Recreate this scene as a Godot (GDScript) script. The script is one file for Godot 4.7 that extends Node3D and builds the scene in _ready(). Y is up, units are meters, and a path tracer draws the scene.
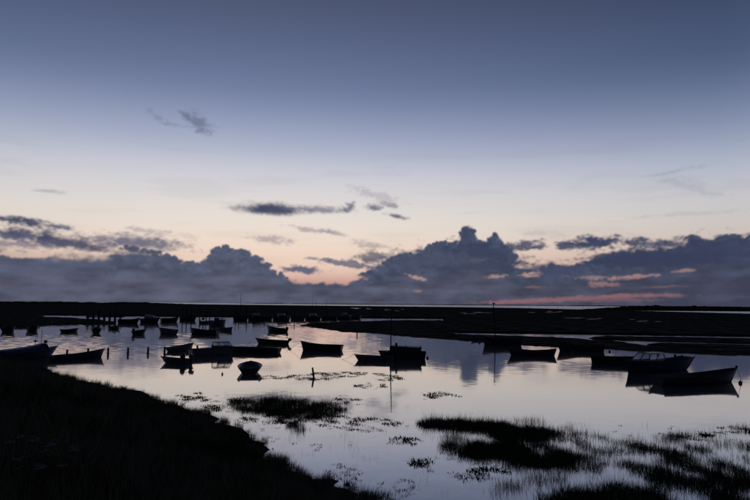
extends Node3D
# A tidal creek at dusk: moored boats on still water, salt marsh, a grassy bank in front.

const F := 588.0                    # focal length in pixels of the 750 x 500 photograph
const EYE := Vector3(0, 5.0, 0)     # eye height over the water, standing on the bank
const PITCH := 5.25
const ROLL := 0.42
var look := Basis.from_euler(Vector3(deg_to_rad(PITCH), 0, deg_to_rad(ROLL)))
var rng := RandomNumberGenerator.new()
var M := {}
var names := {}


func _ready() -> void:
	rng.seed = 4711
	# --- camera, sky, sun, exposure
	var cam := Camera3D.new()
	cam.name = "camera"
	cam.fov = rad_to_deg(2.0 * atan(250.0 / F))
	cam.near = 0.1
	cam.far = 40000.0
	cam.transform = Transform3D(look, EYE)
	add_child(cam)
	var env := Environment.new()
	env.background_mode = Environment.BG_SKY
	env.tonemap_mode = Environment.TONE_MAPPER_LINEAR
	env.tonemap_exposure = 1.0
	env.sdfgi_enabled = true
	env.ssao_enabled = true
	env.ssil_enabled = true
	var sky := Sky.new()
	var sm := PanoramaSkyMaterial.new()
	sm.panorama = ImageTexture.create_from_image(make_sky())
	sky.sky_material = sm
	env.sky = sky
	var we := WorldEnvironment.new()
	we.name = "world"
	we.environment = env
	add_child(we)
	var sun := DirectionalLight3D.new()      # the sun has set: it stands three degrees under the horizon, behind the cloud bank
	sun.name = "sun"
	sun.light_energy = 0.15
	sun.light_color = Color(1.0, 0.82, 0.66)
	sun.light_angular_distance = 0.5
	sun.shadow_enabled = true
	sun.rotation = Vector3(deg_to_rad(3.0), deg_to_rad(180.0 + 8.0), 0)
	add_child(sun)
	materials()
	# --- the large structure
	build_water()
	build_land()
	# --- things
	build_boats()
	build_posts()
	build_plants()


# ---------------------------------------------------------------- photograph pixels to directions and places
func ray(x: float, y: float) -> Vector3:
	return look * Vector3((x - 375.0) / F, (250.0 - y) / F, -1.0)


func ground(x: float, y: float, h := 0.0) -> Vector3:      # the point at height h that a pixel looks at
	var d := ray(x, y)
	return EYE + d * ((h - EYE.y) / d.y)


func azel(x: float, y: float) -> Vector2:                  # compass bearing and height over the horizon, degrees
	var d := ray(x, y).normalized()
	return Vector2(rad_to_deg(atan2(d.x, -d.z)), rad_to_deg(asin(d.y)))


# ---------------------------------------------------------------- sky
var n_puff := FastNoiseLite.new()
var n_soft := FastNoiseLite.new()
var n_fine := FastNoiseLite.new()
var n_wisp := FastNoiseLite.new()
var bank := []          # the top edge of the cloud bank, [bearing, height]
var blobs := []         # separate clouds
var heaps := []         # heaped cloud tops, [bearing, height, radius, colour]
var near_heaps := []
var near_blobs := []
var near_holes := []
var holes := []         # gaps in the bank


func lin(r: float, g: float, b: float) -> Vector3:
	var c := Color(r / 255.0, g / 255.0, b / 255.0).srgb_to_linear()
	return Vector3(c.r, c.g, c.b)


# clear air, [height, colour where the sun went down, colour 42 degrees to the right of it, colour on the far side of the sky]
var air := []


func keyed(k: int, el: float) -> Vector3:
	for i in air.size() - 1:
		if el <= air[i + 1][0]:
			var t: float = (el - air[i][0]) / (air[i + 1][0] - air[i][0])
			var p: Array = air[maxi(i - 1, 0)]
			var q: Array = air[i]
			var r: Array = air[i + 1]
			var u: Array = air[mini(i + 2, air.size() - 1)]
			return (q[k] as Vector3).cubic_interpolate_in_time(r[k], p[k], u[k], t, r[0] - q[0], minf(p[0] - q[0], -0.5), maxf(u[0] - q[0], r[0] - q[0] + 0.5))
	return air[-1][k]


func clear_sky(az: float, el: float) -> Vector3:
	var d: float = absf(wrapf(az + 11.0, -180.0, 180.0))
	var a := keyed(1, el)
	var b := keyed(2, el)
	if d < 42.0:
		var t := d / 42.0
		return a.lerp(b, t * t * (1.6 - 0.6 * t))
	var t2 := clampf((d - 42.0) / 62.0, 0.0, 1.0)
	return b.lerp(keyed(3, el), t2 * t2 * (3.0 - 2.0 * t2))


func bank_top(az: float) -> float:
	if az <= bank[0][0] or az >= bank[-1][0]:
		return 5.6 + 1.4 * n_soft.get_noise_2d(az * 0.6, 90.0) + 0.9 * n_soft.get_noise_2d(az * 2.3, 190.0)
	var lo := 0
	var hi := bank.size() - 1
	while hi - lo > 1:
		var m := (lo + hi) / 2
		if bank[m][0] <= az:
			lo = m
		else:
			hi = m
	var t: float = (az - bank[lo][0]) / (bank[hi][0] - bank[lo][0])
	return lerpf(bank[lo][1], bank[hi][1], t)


func blob_at(o: Array, az: float, el: float) -> float:
	var dx: float = az - o[0]
	var dy: float = el - o[1]
	var x: float = (dx * o[6] + dy * o[7]) / o[2]
	var y: float = (-dx * o[7] + dy * o[6]) / o[3]
	if absf(x) > 1.7 or absf(y) > 2.6:
		return 0.0
	if y < 0.0:
		y *= 1.25
	var q := sqrt(x * x + y * y)
	var rough: float = o[8]
	var n: float = n_fine.get_noise_2d(az * 0.95 + o[0] * 7.0, el * 2.3) + 0.5 * n_fine.get_noise_2d(az * 3.1, el * 5.0)
	return smoothstep(-0.12, 0.9 if o[9] else 0.62, 1.08 - q + n * rough * 1.05) * o[4]


func choose(az: float) -> void:                            # the clouds and gaps that a bearing can meet
	near_blobs = blobs.filter(func(o): return absf(az - o[0]) < o[2] * 1.75)
	near_heaps = heaps.filter(func(o): return absf(az - o[0]) < o[2] + 0.3)
	near_holes = holes.filter(func(o): return absf(az - o[0]) < o[2] * 1.75)


func cloudy_sky(az: float, el: float) -> Vector3:
	var c := clear_sky(az, el)
	if el > 27.0:
		return c
	# thin veils
	if el > 3.0 and el < 17.0:
		var v := n_wisp.get_noise_2d(az * 0.35, el * 2.6)
		c *= 1.0 - 0.05 * smoothstep(0.1, 0.5, v) * smoothstep(17.0, 12.0, el)
	for o in near_blobs:
		if o[9] and absf(el - o[1]) < o[2] * 1.7:
			var k := blob_at(o, az, el)
			if k > 0.0:
				c = c.lerp(o[5] * (1.0 + 0.1 * n_soft.get_noise_2d(az * 3.0, el * 5.0)), k)
	# the bank
	if el < 12.0:
		var wx := n_soft.get_noise_2d(az * 2.2, el * 2.2 + 40.0) * 0.35
		var top := bank_top(az + wx)
		var fine := n_fine.get_noise_2d(az * 1.3, el * 1.5)
		var e := top - el - 0.12 + 0.4 * fine
		var soft := smoothstep(-20.0, -27.0, az)                # the left end of the bank frays out
		var k := smoothstep(-0.1 - 0.4 * soft, 0.3 + 0.5 * soft, e)
		var open := 1.0
		for o in near_holes:
			if absf(el - o[1]) < o[2]:
				open *= 1.0 - blob_at(o, az, el)
		k *= open
		if k > 0.0:
			var side := clampf((az + 4.0) / 30.0, 0.0, 1.0)
			var deep := lin(86, 88, 107).lerp(lin(66, 69, 88), side)
			var high := lin(80, 86, 107).lerp(lin(68, 76, 98), clampf((az + 10.0) / 16.0, 0.0, 1.0))
			var t := clampf(el / maxf(top, 0.5), 0.0, 1.0)
			var cc := deep.lerp(high, smoothstep(0.35, 0.75, t + 0.25 * n_soft.get_noise_2d(az * 1.0, el * 2.0)))
			var d2 := absf(wrapf(az + 11.0, -180.0, 180.0))
			if d2 > 45.0:
				cc = cc.lerp(lin(50, 54, 74), clampf((d2 - 45.0) / 40.0, 0.0, 1.0))
			cc *= 1.0 + 0.3 * n_soft.get_noise_2d(az * 0.7, el * 3.0) + 0.3 * n_fine.get_noise_2d(az * 0.5, el * 1.2) + 0.22 * n_soft.get_noise_2d(az * 0.18, el * 4.0 + 30.0)
			c = c.lerp(cc, k)
		# heaped tops, the far ones first
		var hx := 0.2 * n_fine.get_noise_2d(az * 1.6 + 70.0, el * 1.6)
		var hy := 0.2 * n_fine.get_noise_2d(az * 1.6, el * 1.6 + 70.0)
		for o in near_heaps:
			var x: float = (az + hx - o[0]) / o[2]
			var y: float = (el + hy - o[1]) / o[2]
			var q := sqrt(x * x + y * y)
			if q < 1.1:
				var body: Vector3 = o[3] * (1.0 + 0.22 * y + 0.08 * x + 0.35 * n_fine.get_noise_2d(az * 1.5, el * 2.0))
				c = c.lerp(body, smoothstep(1.08, 0.84, q) * smoothstep(-0.95, 0.25, y) * open * o[4])
	for o in near_blobs:
		if not o[9] and absf(el - o[1]) < o[2] * 1.7:
			var k := blob_at(o, az, el)
			if k > 0.0:
				c = c.lerp(o[5] * (1.0 + 0.12 * n_soft.get_noise_2d(az * 1.2, el * 3.0) + 0.1 * n_fine.get_noise_2d(az * 0.6, el)), k)
	return c


func spot(x: float, y: float, rx: float, ry: float, strength: float, color: Vector3, tilt := 0.0, rough := 0.7, behind := false) -> Array:
	var a := azel(x, y)
	var s := rad_to_deg(1.0 / F)
	var t := deg_to_rad(tilt)
	return [a.x, a.y, rx * s, ry * s, strength, color, cos(t), sin(t), rough, behind]


func make_sky() -> Image:
	n_puff.seed = 11
	n_puff.noise_type = FastNoiseLite.TYPE_CELLULAR
	n_puff.cellular_return_type = FastNoiseLite.RETURN_DISTANCE
	n_puff.frequency = 0.55
	n_puff.fractal_type = FastNoiseLite.FRACTAL_FBM
	n_puff.fractal_octaves = 3
	n_soft.seed = 5
	n_soft.noise_type = FastNoiseLite.TYPE_SIMPLEX_SMOOTH
	n_soft.frequency = 0.22
	n_soft.fractal_octaves = 3
	n_fine.seed = 23
	n_fine.noise_type = FastNoiseLite.TYPE_SIMPLEX_SMOOTH
	n_fine.frequency = 0.6
	n_fine.fractal_octaves = 5
	n_wisp.seed = 9
	n_wisp.noise_type = FastNoiseLite.TYPE_SIMPLEX_SMOOTH
	n_wisp.frequency = 0.16
	n_wisp.fractal_octaves = 4
	air = [
		[0.0, lin(150, 106, 112), lin(118, 88, 98), lin(56, 57, 76)],
		[1.3, lin(180, 128, 126), lin(136, 102, 108), lin(60, 62, 82)],
		[3.3, lin(230, 199, 182), lin(176, 142, 136), lin(66, 70, 92)],
		[5.2, lin(238, 215, 198), lin(202, 184, 176), lin(72, 76, 100)],
		[7.2, lin(234, 221, 209), lin(203, 196, 193), lin(74, 79, 104)],
		[10.1, lin(220, 215, 214), lin(192, 193, 201), lin(73, 79, 105)],
		[12.5, lin(202, 202, 212), lin(168, 176, 194), lin(70, 77, 103)],
		[14.9, lin(172, 179, 200), lin(139, 150, 176), lin(66, 74, 101)],
		[19.6, lin(120, 132, 164), lin(88, 103, 134), lin(57, 66, 92)],
		[24.0, lin(93, 105, 136), lin(67, 80, 110), lin(51, 60, 86)],
		[28.3, lin(76, 86, 113), lin(54, 65, 92), lin(47, 55, 81)],
		[45.0, lin(58, 67, 92), lin(44, 53, 78), lin(42, 50, 74)],
		[90.0, lin(42, 50, 72), lin(38, 46, 68), lin(38, 46, 68)],
	]
	for p in [[-40, 243], [0, 246], [30, 250], [60, 252], [90, 254], [114, 252], [120, 247], [130, 243], [140, 248], [152, 250], [165, 252], [178, 258], [190, 261], [200, 262], [210, 257], [213, 249], [222, 244], [230, 247], [238, 250], [250, 250], [258, 256], [268, 262], [275, 270], [283, 274], [292, 279], [305, 281], [325, 281], [345, 282], [355, 277], [368, 270], [380, 265], [390, 257], [400, 253], [412, 252], [425, 248], [435, 242], [445, 241], [454, 241], [459, 236], [462, 229], [465, 226], [469, 226], [473, 230], [476, 237], [481, 241], [486, 240], [491, 234], [496, 232], [500, 236], [504, 243], [510, 248], [516, 256], [525, 263], [540, 267], [550, 264], [565, 266], [580, 263], [600, 257], [615, 252], [640, 251], [680, 247], [686, 237], [692, 233], [700, 237], [712, 241], [720, 235], [735, 233], [760, 236], [800, 240]]:
		var a := azel(p[0], p[1])
		bank.append([a.x, a.y])
	var dice := RandomNumberGenerator.new()
	dice.seed = 77
	var at := bank[0][0] as float
	while at < bank[-1][0]:
		for k in 3:
			var r := dice.randf_range(0.2, 0.5) if k == 0 else dice.randf_range(0.35, 0.9)
			var a := at + dice.randf_range(-0.3, 0.3)
			var high: float = bank_top(a) - r * dice.randf_range(0.8, 1.1) - k * dice.randf_range(0.3, 0.7)
			var tone := lin(80, 86, 107).lerp(lin(68, 76, 98), clampf((a + 8.0) / 12.0, 0.0, 1.0)) * dice.randf_range(0.92, 1.07)
			if high > 2.2 and a > -24.5 and dice.randf() < (1.0 if k == 0 else 0.55):
				heaps.append([a, high, r, tone, 1.0 if k == 0 else 0.6])
		at += dice.randf_range(0.28, 0.55)
	heaps.sort_custom(func(p, q): return p[1] > q[1])
	var dark := lin(66, 72, 98)
	var mid := lin(92, 95, 120)
	var pale := lin(165, 155, 162)
	blobs = [
		# behind the bank: high, thin and separate clouds
		spot(198, 123, 15, 9, 0.62, lin(92, 98, 126), -28, 0.55, true), spot(186, 116, 9, 3, 0.5, lin(92, 98, 126), -35, 0.6, true), spot(158, 118, 14, 3, 0.32, lin(100, 108, 136), -30, 0.9, true), spot(170, 124, 12, 3, 0.28, lin(104, 112, 140), -10, 0.9, true), spot(205, 130, 10, 5, 0.4, lin(100, 106, 132), 0, 0.8, true),
		spot(48, 191, 14, 2.4, 0.5, lin(150, 145, 158), 0, 0.6, true),
		spot(10, 220, 16, 5, 0.95, dark, -10, 0.8, true), spot(32, 223, 17, 5, 0.95, dark, -8, 0.8, true), spot(52, 226, 17, 4, 0.9, mid, -8, 0.8, true), spot(66, 228, 9, 2.4, 0.8, mid, 0, 0.7, true),
		spot(18, 236, 32, 7, 0.9, mid, -4, 0.7, true), spot(64, 242, 60, 9, 0.95, dark, -8, 0.5, true), spot(30, 245, 40, 5, 0.7, mid, 0, 0.7, true), spot(138, 243, 54, 9, 0.9, mid, -3, 0.5, true), spot(145, 231, 22, 4, 0.6, pale, 0, 0.8, true), spot(182, 236, 18, 3, 0.3, pale, 0, 0.9, true),
		spot(271, 209.5, 42, 8, 1.0, lin(70, 76, 100), 0, 0.3, true), spot(275, 210, 26, 6.5, 0.9, lin(70, 76, 100), 0, 0.25, true), spot(322, 210, 36, 5, 0.8, lin(112, 113, 132), 0, 0.5, true), spot(350, 208, 8, 5, 0.9, mid, 20, 0.7, true), spot(374, 208, 9, 5, 0.85, mid, 0, 0.6, true), spot(391, 205, 12, 4, 0.6, mid, -10, 0.7, true), spot(397, 216.5, 13, 3, 0.9, mid, -12, 0.5, true), spot(380, 197, 28, 6, 0.4, lin(150, 147, 160), -14, 0.8, true), spot(358, 190, 20, 3, 0.25, lin(170, 168, 178), -22, 0.7, true),
		spot(272, 240, 24, 5, 0.6, lin(140, 130, 142), -6, 0.7, true), spot(315, 230.5, 30, 3.4, 0.6, lin(140, 132, 145), -6, 0.7, true), spot(334, 233, 14, 3, 0.5, lin(130, 124, 140), -10, 0.6, true), spot(368, 245, 22, 4.5, 0.6, lin(150, 138, 146), -6, 0.7, true),
		spot(540, 234, 26, 4, 0.28, lin(160, 155, 165), -4, 0.8, true), spot(690, 214, 42, 2.5, 0.3, lin(165, 165, 175), 0, 0.7, true), spot(672, 172, 30, 2.2, 0.3, lin(128, 135, 158), 6, 0.7, true), spot(688, 186, 30, 6, 0.2, lin(128, 133, 152), -22, 0.9, true),
		# in front of it
		spot(303, 270, 22, 5, 0.95, mid, -3, 0.6), spot(311, 258.5, 8, 2, 0.7, mid, 0, 0.6), spot(327, 260, 8, 2.4, 0.7, mid, 0, 0.8), spot(352, 265, 30, 5, 0.85, mid, -6, 0.7),
		spot(372, 258, 16, 8, 0.8, lin(80, 84, 108), 0, 0.6), spot(425, 259, 60, 13, 0.5, lin(74, 80, 103), 4, 0.9), spot(482, 252, 34, 11, 0.75, lin(58, 66, 90), -6, 0.9), spot(467, 235, 7, 9, 0.6, lin(60, 70, 94), 0, 0.7), spot(478, 267, 52, 6, 0.7, lin(60, 67, 90), 4, 0.7),
		spot(522, 246, 20, 6, 0.92, lin(68, 75, 102), 6, 0.7), spot(540, 247, 7, 3.4, 0.9, dark, 0, 0.6), spot(594, 243, 26, 7, 1.0, lin(62, 69, 96), 3, 0.7), spot(568, 246, 15, 5, 0.95, dark, 0, 0.7), spot(636, 242, 10, 5, 0.95, dark, 0, 0.7), spot(655, 245, 14, 5, 0.8, mid, 0, 0.8), spot(668, 243, 12, 4, 0.7, mid, 0, 0.8),
		spot(626, 258, 44, 10, 0.95, lin(58, 65, 91), 3, 0.6), spot(700, 252, 60, 14, 0.8, lin(56, 62, 88), 2, 0.6), spot(660, 262, 50, 8, 0.8, lin(56, 62, 88), 0, 0.5), spot(555, 270, 26, 8, 0.8, lin(66, 72, 98), 0, 0.6),
	]
	holes = [
		spot(418, 278, 9, 2.4, 0.6, dark, -14, 1.1), spot(418, 291, 4, 1.4, 0.6, dark, 0, 0.9), spot(497, 277, 11, 2, 0.5, dark, 6, 0.9), spot(529, 275, 15, 3.4, 0.75, dark, 4, 1.0), spot(524, 265, 10, 5, 0.85, dark, -16, 1.0), spot(535, 287, 12, 1.2, 0.3, dark, 0, 0.8), spot(340, 277, 26, 5, 0.9, dark, -6, 0.6),
		spot(584, 278, 16, 2.2, 0.65, dark, -4, 1.1), spot(632, 277, 22, 2.2, 0.65, dark, 5, 1.0), spot(602, 285, 11, 3.2, 0.55, dark, 2, 1.1), spot(681, 271, 12, 1.8, 0.55, dark, 4, 0.9), spot(660, 287, 20, 1.4, 0.3, dark, 3, 0.7),
		spot(632, 296, 46, 2.4, 0.8, dark, 1, 0.6), spot(560, 299.5, 74, 2.6, 0.6, dark, 3, 0.6), spot(520, 302, 40, 2.4, 0.7, dark, 2, 0.5), spot(595, 300, 60, 3, 0.45, dark, 0, 0.5),
		spot(20, 254, 34, 4, 0.8, dark, 0, 0.9), spot(103, 252, 22, 3.6, 0.9, dark, 0, 0.6), spot(95, 252, 60, 2, 0.6, dark, 0, 0.8),
	]
	var w := 4096
	var h := 2048
	var k := 8
	var small := Image.create_empty(w / k, h / k, false, Image.FORMAT_RGBAF)
	small.fill(Color(0.03, 0.03, 0.04))
	for i in w / k:
		var az := wrapf((i + 0.5) * 360.0 / (w / k), -180.0, 180.0)
		choose(az)
		for j in h / k / 2 + 1:
			var c := cloudy_sky(az, maxf(90.0 - (j + 0.5) * 180.0 / (h / k), 0.0))
			small.set_pixel(i, j, Color(c.x, c.y, c.z))
	small.resize(w, h, Image.INTERPOLATE_CUBIC)
	# the quarter of the sky that holds the sunset in full detail
	var s := 360.0 / w
	var half := int(46.0 / s)
	var j0 := int((90.0 - 34.0) / s)
	var fine := Image.create_empty(half * 2, h / 2 - j0 + 2, false, Image.FORMAT_RGBAF)
	for i in half * 2:
		var az := (i - half + 0.5) * s
		choose(az)
		for j in fine.get_height():
			var c := cloudy_sky(az, maxf(90.0 - (j0 + j + 0.5) * s, 0.0))
			fine.set_pixel(i, j, Color(c.x, c.y, c.z))
	small.blit_rect(fine, Rect2i(half, 0, half, fine.get_height()), Vector2i(0, j0))          # bearing 0 is the left edge of a panorama
	small.blit_rect(fine, Rect2i(0, 0, half, fine.get_height()), Vector2i(w - half, j0))
	return small


# ---------------------------------------------------------------- names, metas, materials
func named(kind: String) -> String:
	names[kind] = names.get(kind, -1) + 1
	return kind if names[kind] == 0 else "%s_%03d" % [kind, names[kind]]


func tag(o: Node, label: String, category := "", group := "", kind := "") -> Node:
	if label:
		o.set_meta("label", label)
	if category:
		o.set_meta("category", category)
	if group:
		o.set_meta("group", group)
	if kind:
		o.set_meta("kind", kind)
	return o


func thing(kind: String, where: Vector3, turn: float, label: String, category: String, group := "") -> Node3D:
	var o := Node3D.new()
	o.name = named(kind)
	add_child(o)
	o.position = where
	o.rotation.y = turn
	tag(o, label, category, group)
	return o


func put(called: String, mesh: Mesh, mat: Material, parent: Node) -> MeshInstance3D:
	var o := MeshInstance3D.new()
	o.name = called
	o.mesh = mesh
	o.material_override = mat
	parent.add_child(o, true)
	return o


func noise_texture(freq: float, dark: Color, light: Color, octaves := 5, size := 256, sd := 1) -> ImageTexture:
	var n := FastNoiseLite.new()
	n.seed = sd
	n.frequency = freq
	n.fractal_octaves = octaves
	var im := n.get_seamless_image(size, size)
	var out := Image.create_empty(size, size, false, Image.FORMAT_RGB8)
	for j in size:
		for i in size:
			out.set_pixel(i, j, dark.lerp(light, im.get_pixel(i, j).r))
	return ImageTexture.create_from_image(out)


func stained(color: Color, rough: float, spread := 0.35, scale := 0.7, sd := 1) -> StandardMaterial3D:   # paint, wood or mud with blotches and grain
	var m := StandardMaterial3D.new()
	m.albedo_texture = noise_texture(0.02, color.darkened(spread), color.lightened(spread * 0.25), 5, 128, sd)
	m.roughness = rough
	m.metallic_specular = 0.35
	m.uv1_triplanar = true
	m.uv1_scale = Vector3.ONE * scale
	return m


func materials() -> void:
	M.white = stained(Color(0.36, 0.37, 0.38), 0.45, 0.3, 0.6, 2)
	M.grey = stained(Color(0.26, 0.28, 0.31), 0.5, 0.3, 0.6, 3)
	M.navy = stained(Color(0.13, 0.16, 0.24), 0.4, 0.3, 0.6, 4)
	M.black = stained(Color(0.11, 0.115, 0.13), 0.45, 0.4, 0.6, 5)
	M.green = stained(Color(0.12, 0.2, 0.16), 0.45, 0.3, 0.6, 6)
	M.blue = stained(Color(0.09, 0.12, 0.19), 0.45, 0.3, 0.6, 7)
	M.red = stained(Color(0.36, 0.10, 0.09), 0.45, 0.3, 0.6, 8)
	M.wood = stained(Color(0.20, 0.155, 0.115), 0.7, 0.4, 1.6, 9)
	M.pile = stained(Color(0.17, 0.14, 0.12), 0.9, 0.5, 2.0, 10)
	M.tarp = stained(Color(0.06, 0.10, 0.30), 0.6, 0.25, 0.8, 11)
	M.rope = stained(Color(0.36, 0.33, 0.27), 0.9, 0.3, 4.0, 12)
	M.metal = stained(Color(0.45, 0.45, 0.46), 0.35, 0.2, 2.0, 13)
	M.metal.metallic = 0.7
	M.motor = stained(Color(0.07, 0.07, 0.08), 0.35, 0.3, 2.0, 14)
	M.orange = stained(Color(0.42, 0.13, 0.06), 0.5, 0.3, 2.0, 15)
	M.glass = StandardMaterial3D.new()
	M.glass.albedo_color = Color(0.5, 0.55, 0.6, 0.18)
	M.glass.transparency = BaseMaterial3D.TRANSPARENCY_ALPHA
	M.glass.roughness = 0.05
	M.mud = stained(Color(0.17, 0.155, 0.14), 0.85, 0.4, 0.25, 16)
	M.turf = stained(Color(0.15, 0.16, 0.10), 0.95, 0.5, 0.15, 17)
	M.flat = stained(Color(0.24, 0.225, 0.19), 0.95, 0.6, 0.08, 20)
	M.blade = StandardMaterial3D.new()
	M.blade.vertex_color_use_as_albedo = true
	M.blade.roughness = 0.8
	for m in [M.mud, M.turf, M.flat, M.blade, M.pile]:
		m.specular_mode = BaseMaterial3D.SPECULAR_DISABLED
	M.flower = stained(Color(0.36, 0.35, 0.33), 0.9, 0.15, 6.0, 18)
	M.stalk = stained(Color(0.42, 0.38, 0.24), 0.9, 0.3, 3.0, 19)
	# still brackish water, glossy, with fine ripples
	M.water = StandardMaterial3D.new()
	M.water.albedo_color = Color(0.685, 0.675, 0.685)
	M.water.metallic = 0.86
	M.water.metallic_specular = 0.6
	M.water.roughness = 0.05
	M.water.normal_enabled = true
	var rn := FastNoiseLite.new()
	rn.seed = 31
	rn.frequency = 0.012
	rn.fractal_octaves = 4
	var ri := rn.get_seamless_image(512, 512)
	ri.bump_map_to_normal_map(2.0)
	M.water.normal_texture = ImageTexture.create_from_image(ri)
	M.water.normal_scale = 0.03
	M.water.uv1_triplanar = true
	M.water.uv1_world_triplanar = true
	M.water.uv1_scale = Vector3(0.18, 0.18, 0.11)
	# open water far out, roughened by the wind
	M.sea = M.water.duplicate()
	M.sea.roughness = 0.34


# ---------------------------------------------------------------- meshes
func indexed(v: PackedVector3Array, idx: PackedInt32Array, nrm = null, uv = null, col = null) -> ArrayMesh:
	var a := []
	a.resize(Mesh.ARRAY_MAX)
	a[Mesh.ARRAY_VERTEX] = v
	a[Mesh.ARRAY_INDEX] = idx
	if nrm != null:
		a[Mesh.ARRAY_NORMAL] = nrm
	if uv != null:
		a[Mesh.ARRAY_TEX_UV] = uv
	if col != null:
		a[Mesh.ARRAY_COLOR] = col
	var m := ArrayMesh.new()
	m.add_surface_from_arrays(Mesh.PRIMITIVE_TRIANGLES, a)
	return m


func smooth_mesh(v: PackedVector3Array, idx: PackedInt32Array) -> ArrayMesh:
	var n := PackedVector3Array()
	n.resize(v.size())
	for k in range(0, idx.size(), 3):
		var f := (v[idx[k + 2]] - v[idx[k]]).cross(v[idx[k + 1]] - v[idx[k]])
		for q in 3:
			n[idx[k + q]] += f
	for k in n.size():
		n[k] = n[k].normalized() if n[k].length() > 1e-9 else Vector3.UP
	return indexed(v, idx, n)


# ---------------------------------------------------------------- water
var n_wave := FastNoiseLite.new()
var n_wind := FastNoiseLite.new()


func wave_slope(x: float, z: float) -> Vector2:            # slope of the surface; the wind ruffles streaks of the open channel, the shallows lie still
	var open := smoothstep(40.0, 85.0, -z - 0.25 * x)
	var wind := clampf(0.5 + 1.1 * n_wind.get_noise_2d(x * 0.35, z * 1.5), 0.0, 1.0)
	var breeze := smoothstep(0.12, 0.5, n_wind.get_noise_2d(x * 1.1 + 200.0, z * 3.2))
	var a := 0.002 + 0.007 * breeze + open * (0.006 + 0.022 * wind)
	return Vector2(n_wave.get_noise_2d(x * 1.3, z * 1.6) * a * 0.6, n_wave.get_noise_2d(x * 1.3 + 300.0, z * 2.0) * a)


func build_water() -> void:
	n_wave.seed = 41
	n_wave.frequency = 0.42
	n_wave.fractal_octaves = 3
	n_wind.seed = 43
	n_wind.frequency = 0.02
	n_wind.fractal_octaves = 3
	# the creek: rows lie closer together near the bank
	var v := PackedVector3Array()
	var n := PackedVector3Array()
	var idx := PackedInt32Array()
	var cols := 420
	var rows := 430
	for r in rows + 1:
		var t := float(r) / rows
		var z := -2.0 - 5.0 * t - 8.0 * (exp(t * 3.52) - 1.0)
		var half := 60.0 + 1.1 * -z
		for c in cols + 1:
			var x := (float(c) / cols * 2.0 - 1.0) * half
			var s := wave_slope(x, z)
			v.append(Vector3(x, 0, z))
			n.append(Vector3(-s.x, 1, -s.y).normalized())
	for r in rows:
		for c in cols:
			var a := r * (cols + 1) + c
			var b := a + cols + 1
			idx.append_array([a, b, a + 1, a + 1, b, b + 1])
	tag(put("water", indexed(v, idx, n), M.water, self), "still creek water mirroring the dusk sky", "", "", "structure")
	# beyond it the open sea, a little lower so that the two sheets never share a plane
	v = PackedVector3Array()
	n = PackedVector3Array()
	idx = PackedInt32Array()
	var rings := [250.0, 600.0, 2000.0, 8000.0, 30000.0]
	for r in rings.size():
		for c in 41:
			var x: float = (c / 40.0 * 2.0 - 1.0) * maxf(rings[r] * 1.5, 900.0)
			v.append(Vector3(x, -0.02, -rings[r]))
			n.append(Vector3.UP)
	for r in rings.size() - 1:
		for c in 40:
			var a := r * 41 + c
			var b := a + 41
			idx.append_array([a, b, a + 1, a + 1, b, b + 1])
	tag(put("sea", indexed(v, idx, n), M.sea, self), "open water beyond the marsh out to the horizon", "", "", "structure")
	# the bed under everything, out to the horizon
	var bed := PlaneMesh.new()
	bed.size = Vector2(60000, 60000)
	var g := put("ground", bed, M.mud, self)
	g.position.y = -1.2
	tag(g, "mud bed under the water and the marsh", "", "", "structure")


# ---------------------------------------------------------------- land
var n_land := FastNoiseLite.new()
var marsh_spots := []      # [x, y, z, size] for the plants on the marsh


func shore(points: Array) -> PackedVector2Array:           # pixels along a waterline to a closed ragged outline on the ground
	var out := PackedVector2Array()
	for k in points.size():
		var p: Array = points[k]
		var q: Array = points[(k + 1) % points.size()]
		var a := ground(p[0], p[1])
		var b := ground(q[0], q[1])
		var steps := clampi(int(a.distance_to(b) / maxf(0.012 * a.length(), 0.3)), 1, 40)
		for i in steps:
			var m := a.lerp(b, float(i) / steps)
			var d := m.length()
			var w := d * 0.012
			out.append(Vector2(m.x + n_land.get_noise_2d(m.x * 9.0 / (w + 0.5), m.z * 9.0 / (w + 0.5)) * w, m.z + n_land.get_noise_2d(m.x * 9.0 / (w + 0.5) + 500.0, m.z * 9.0 / (w + 0.5)) * w * 2.2))
	return out


func islet(called: String, label: String, outline: PackedVector2Array, height: float) -> void:      # a low flat of mud and turf with a sloping edge
	var tris := Geometry2D.triangulate_polygon(outline)
	if tris.is_empty():
		outline = Geometry2D.convex_hull(outline)
		outline.remove_at(outline.size() - 1)
		tris = Geometry2D.triangulate_polygon(outline)
	var v := PackedVector3Array()
	var idx := PackedInt32Array()
	var size := outline.size()
	for p in outline:
		v.append(Vector3(p.x, height * (0.9 + 0.15 * n_land.get_noise_2d(p.x, p.y)), p.y))
	for k in range(0, tris.size(), 3):
		var a := outline[tris[k]]
		var b := outline[tris[k + 1]]
		var c := outline[tris[k + 2]]
		if (b - a).cross(c - a) > 0.0:
			idx.append_array([tris[k], tris[k + 1], tris[k + 2]])
		else:
			idx.append_array([tris[k], tris[k + 2], tris[k + 1]])
	var middle := Vector2.ZERO
	for p in outline:
		middle += p / size
	for k in size:
		var p := outline[k]
		var prev := outline[(k + size - 1) % size]
		var next := outline[(k + 1) % size]
		var out := (next - prev).orthogonal().normalized()
		if Geometry2D.is_point_in_polygon(p + out * 0.05, outline):
			out = -out
		v.append(Vector3(p.x + out.x * 0.35, -0.15, p.y + out.y * 0.35))
	for k in size:
		var q := (k + 1) % size
		idx.append_array([k, q, size + k, q, size + q, size + k])
	tag(put(called, smooth_mesh(v, idx), M.flat, self), label, "", "", "structure")


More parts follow.
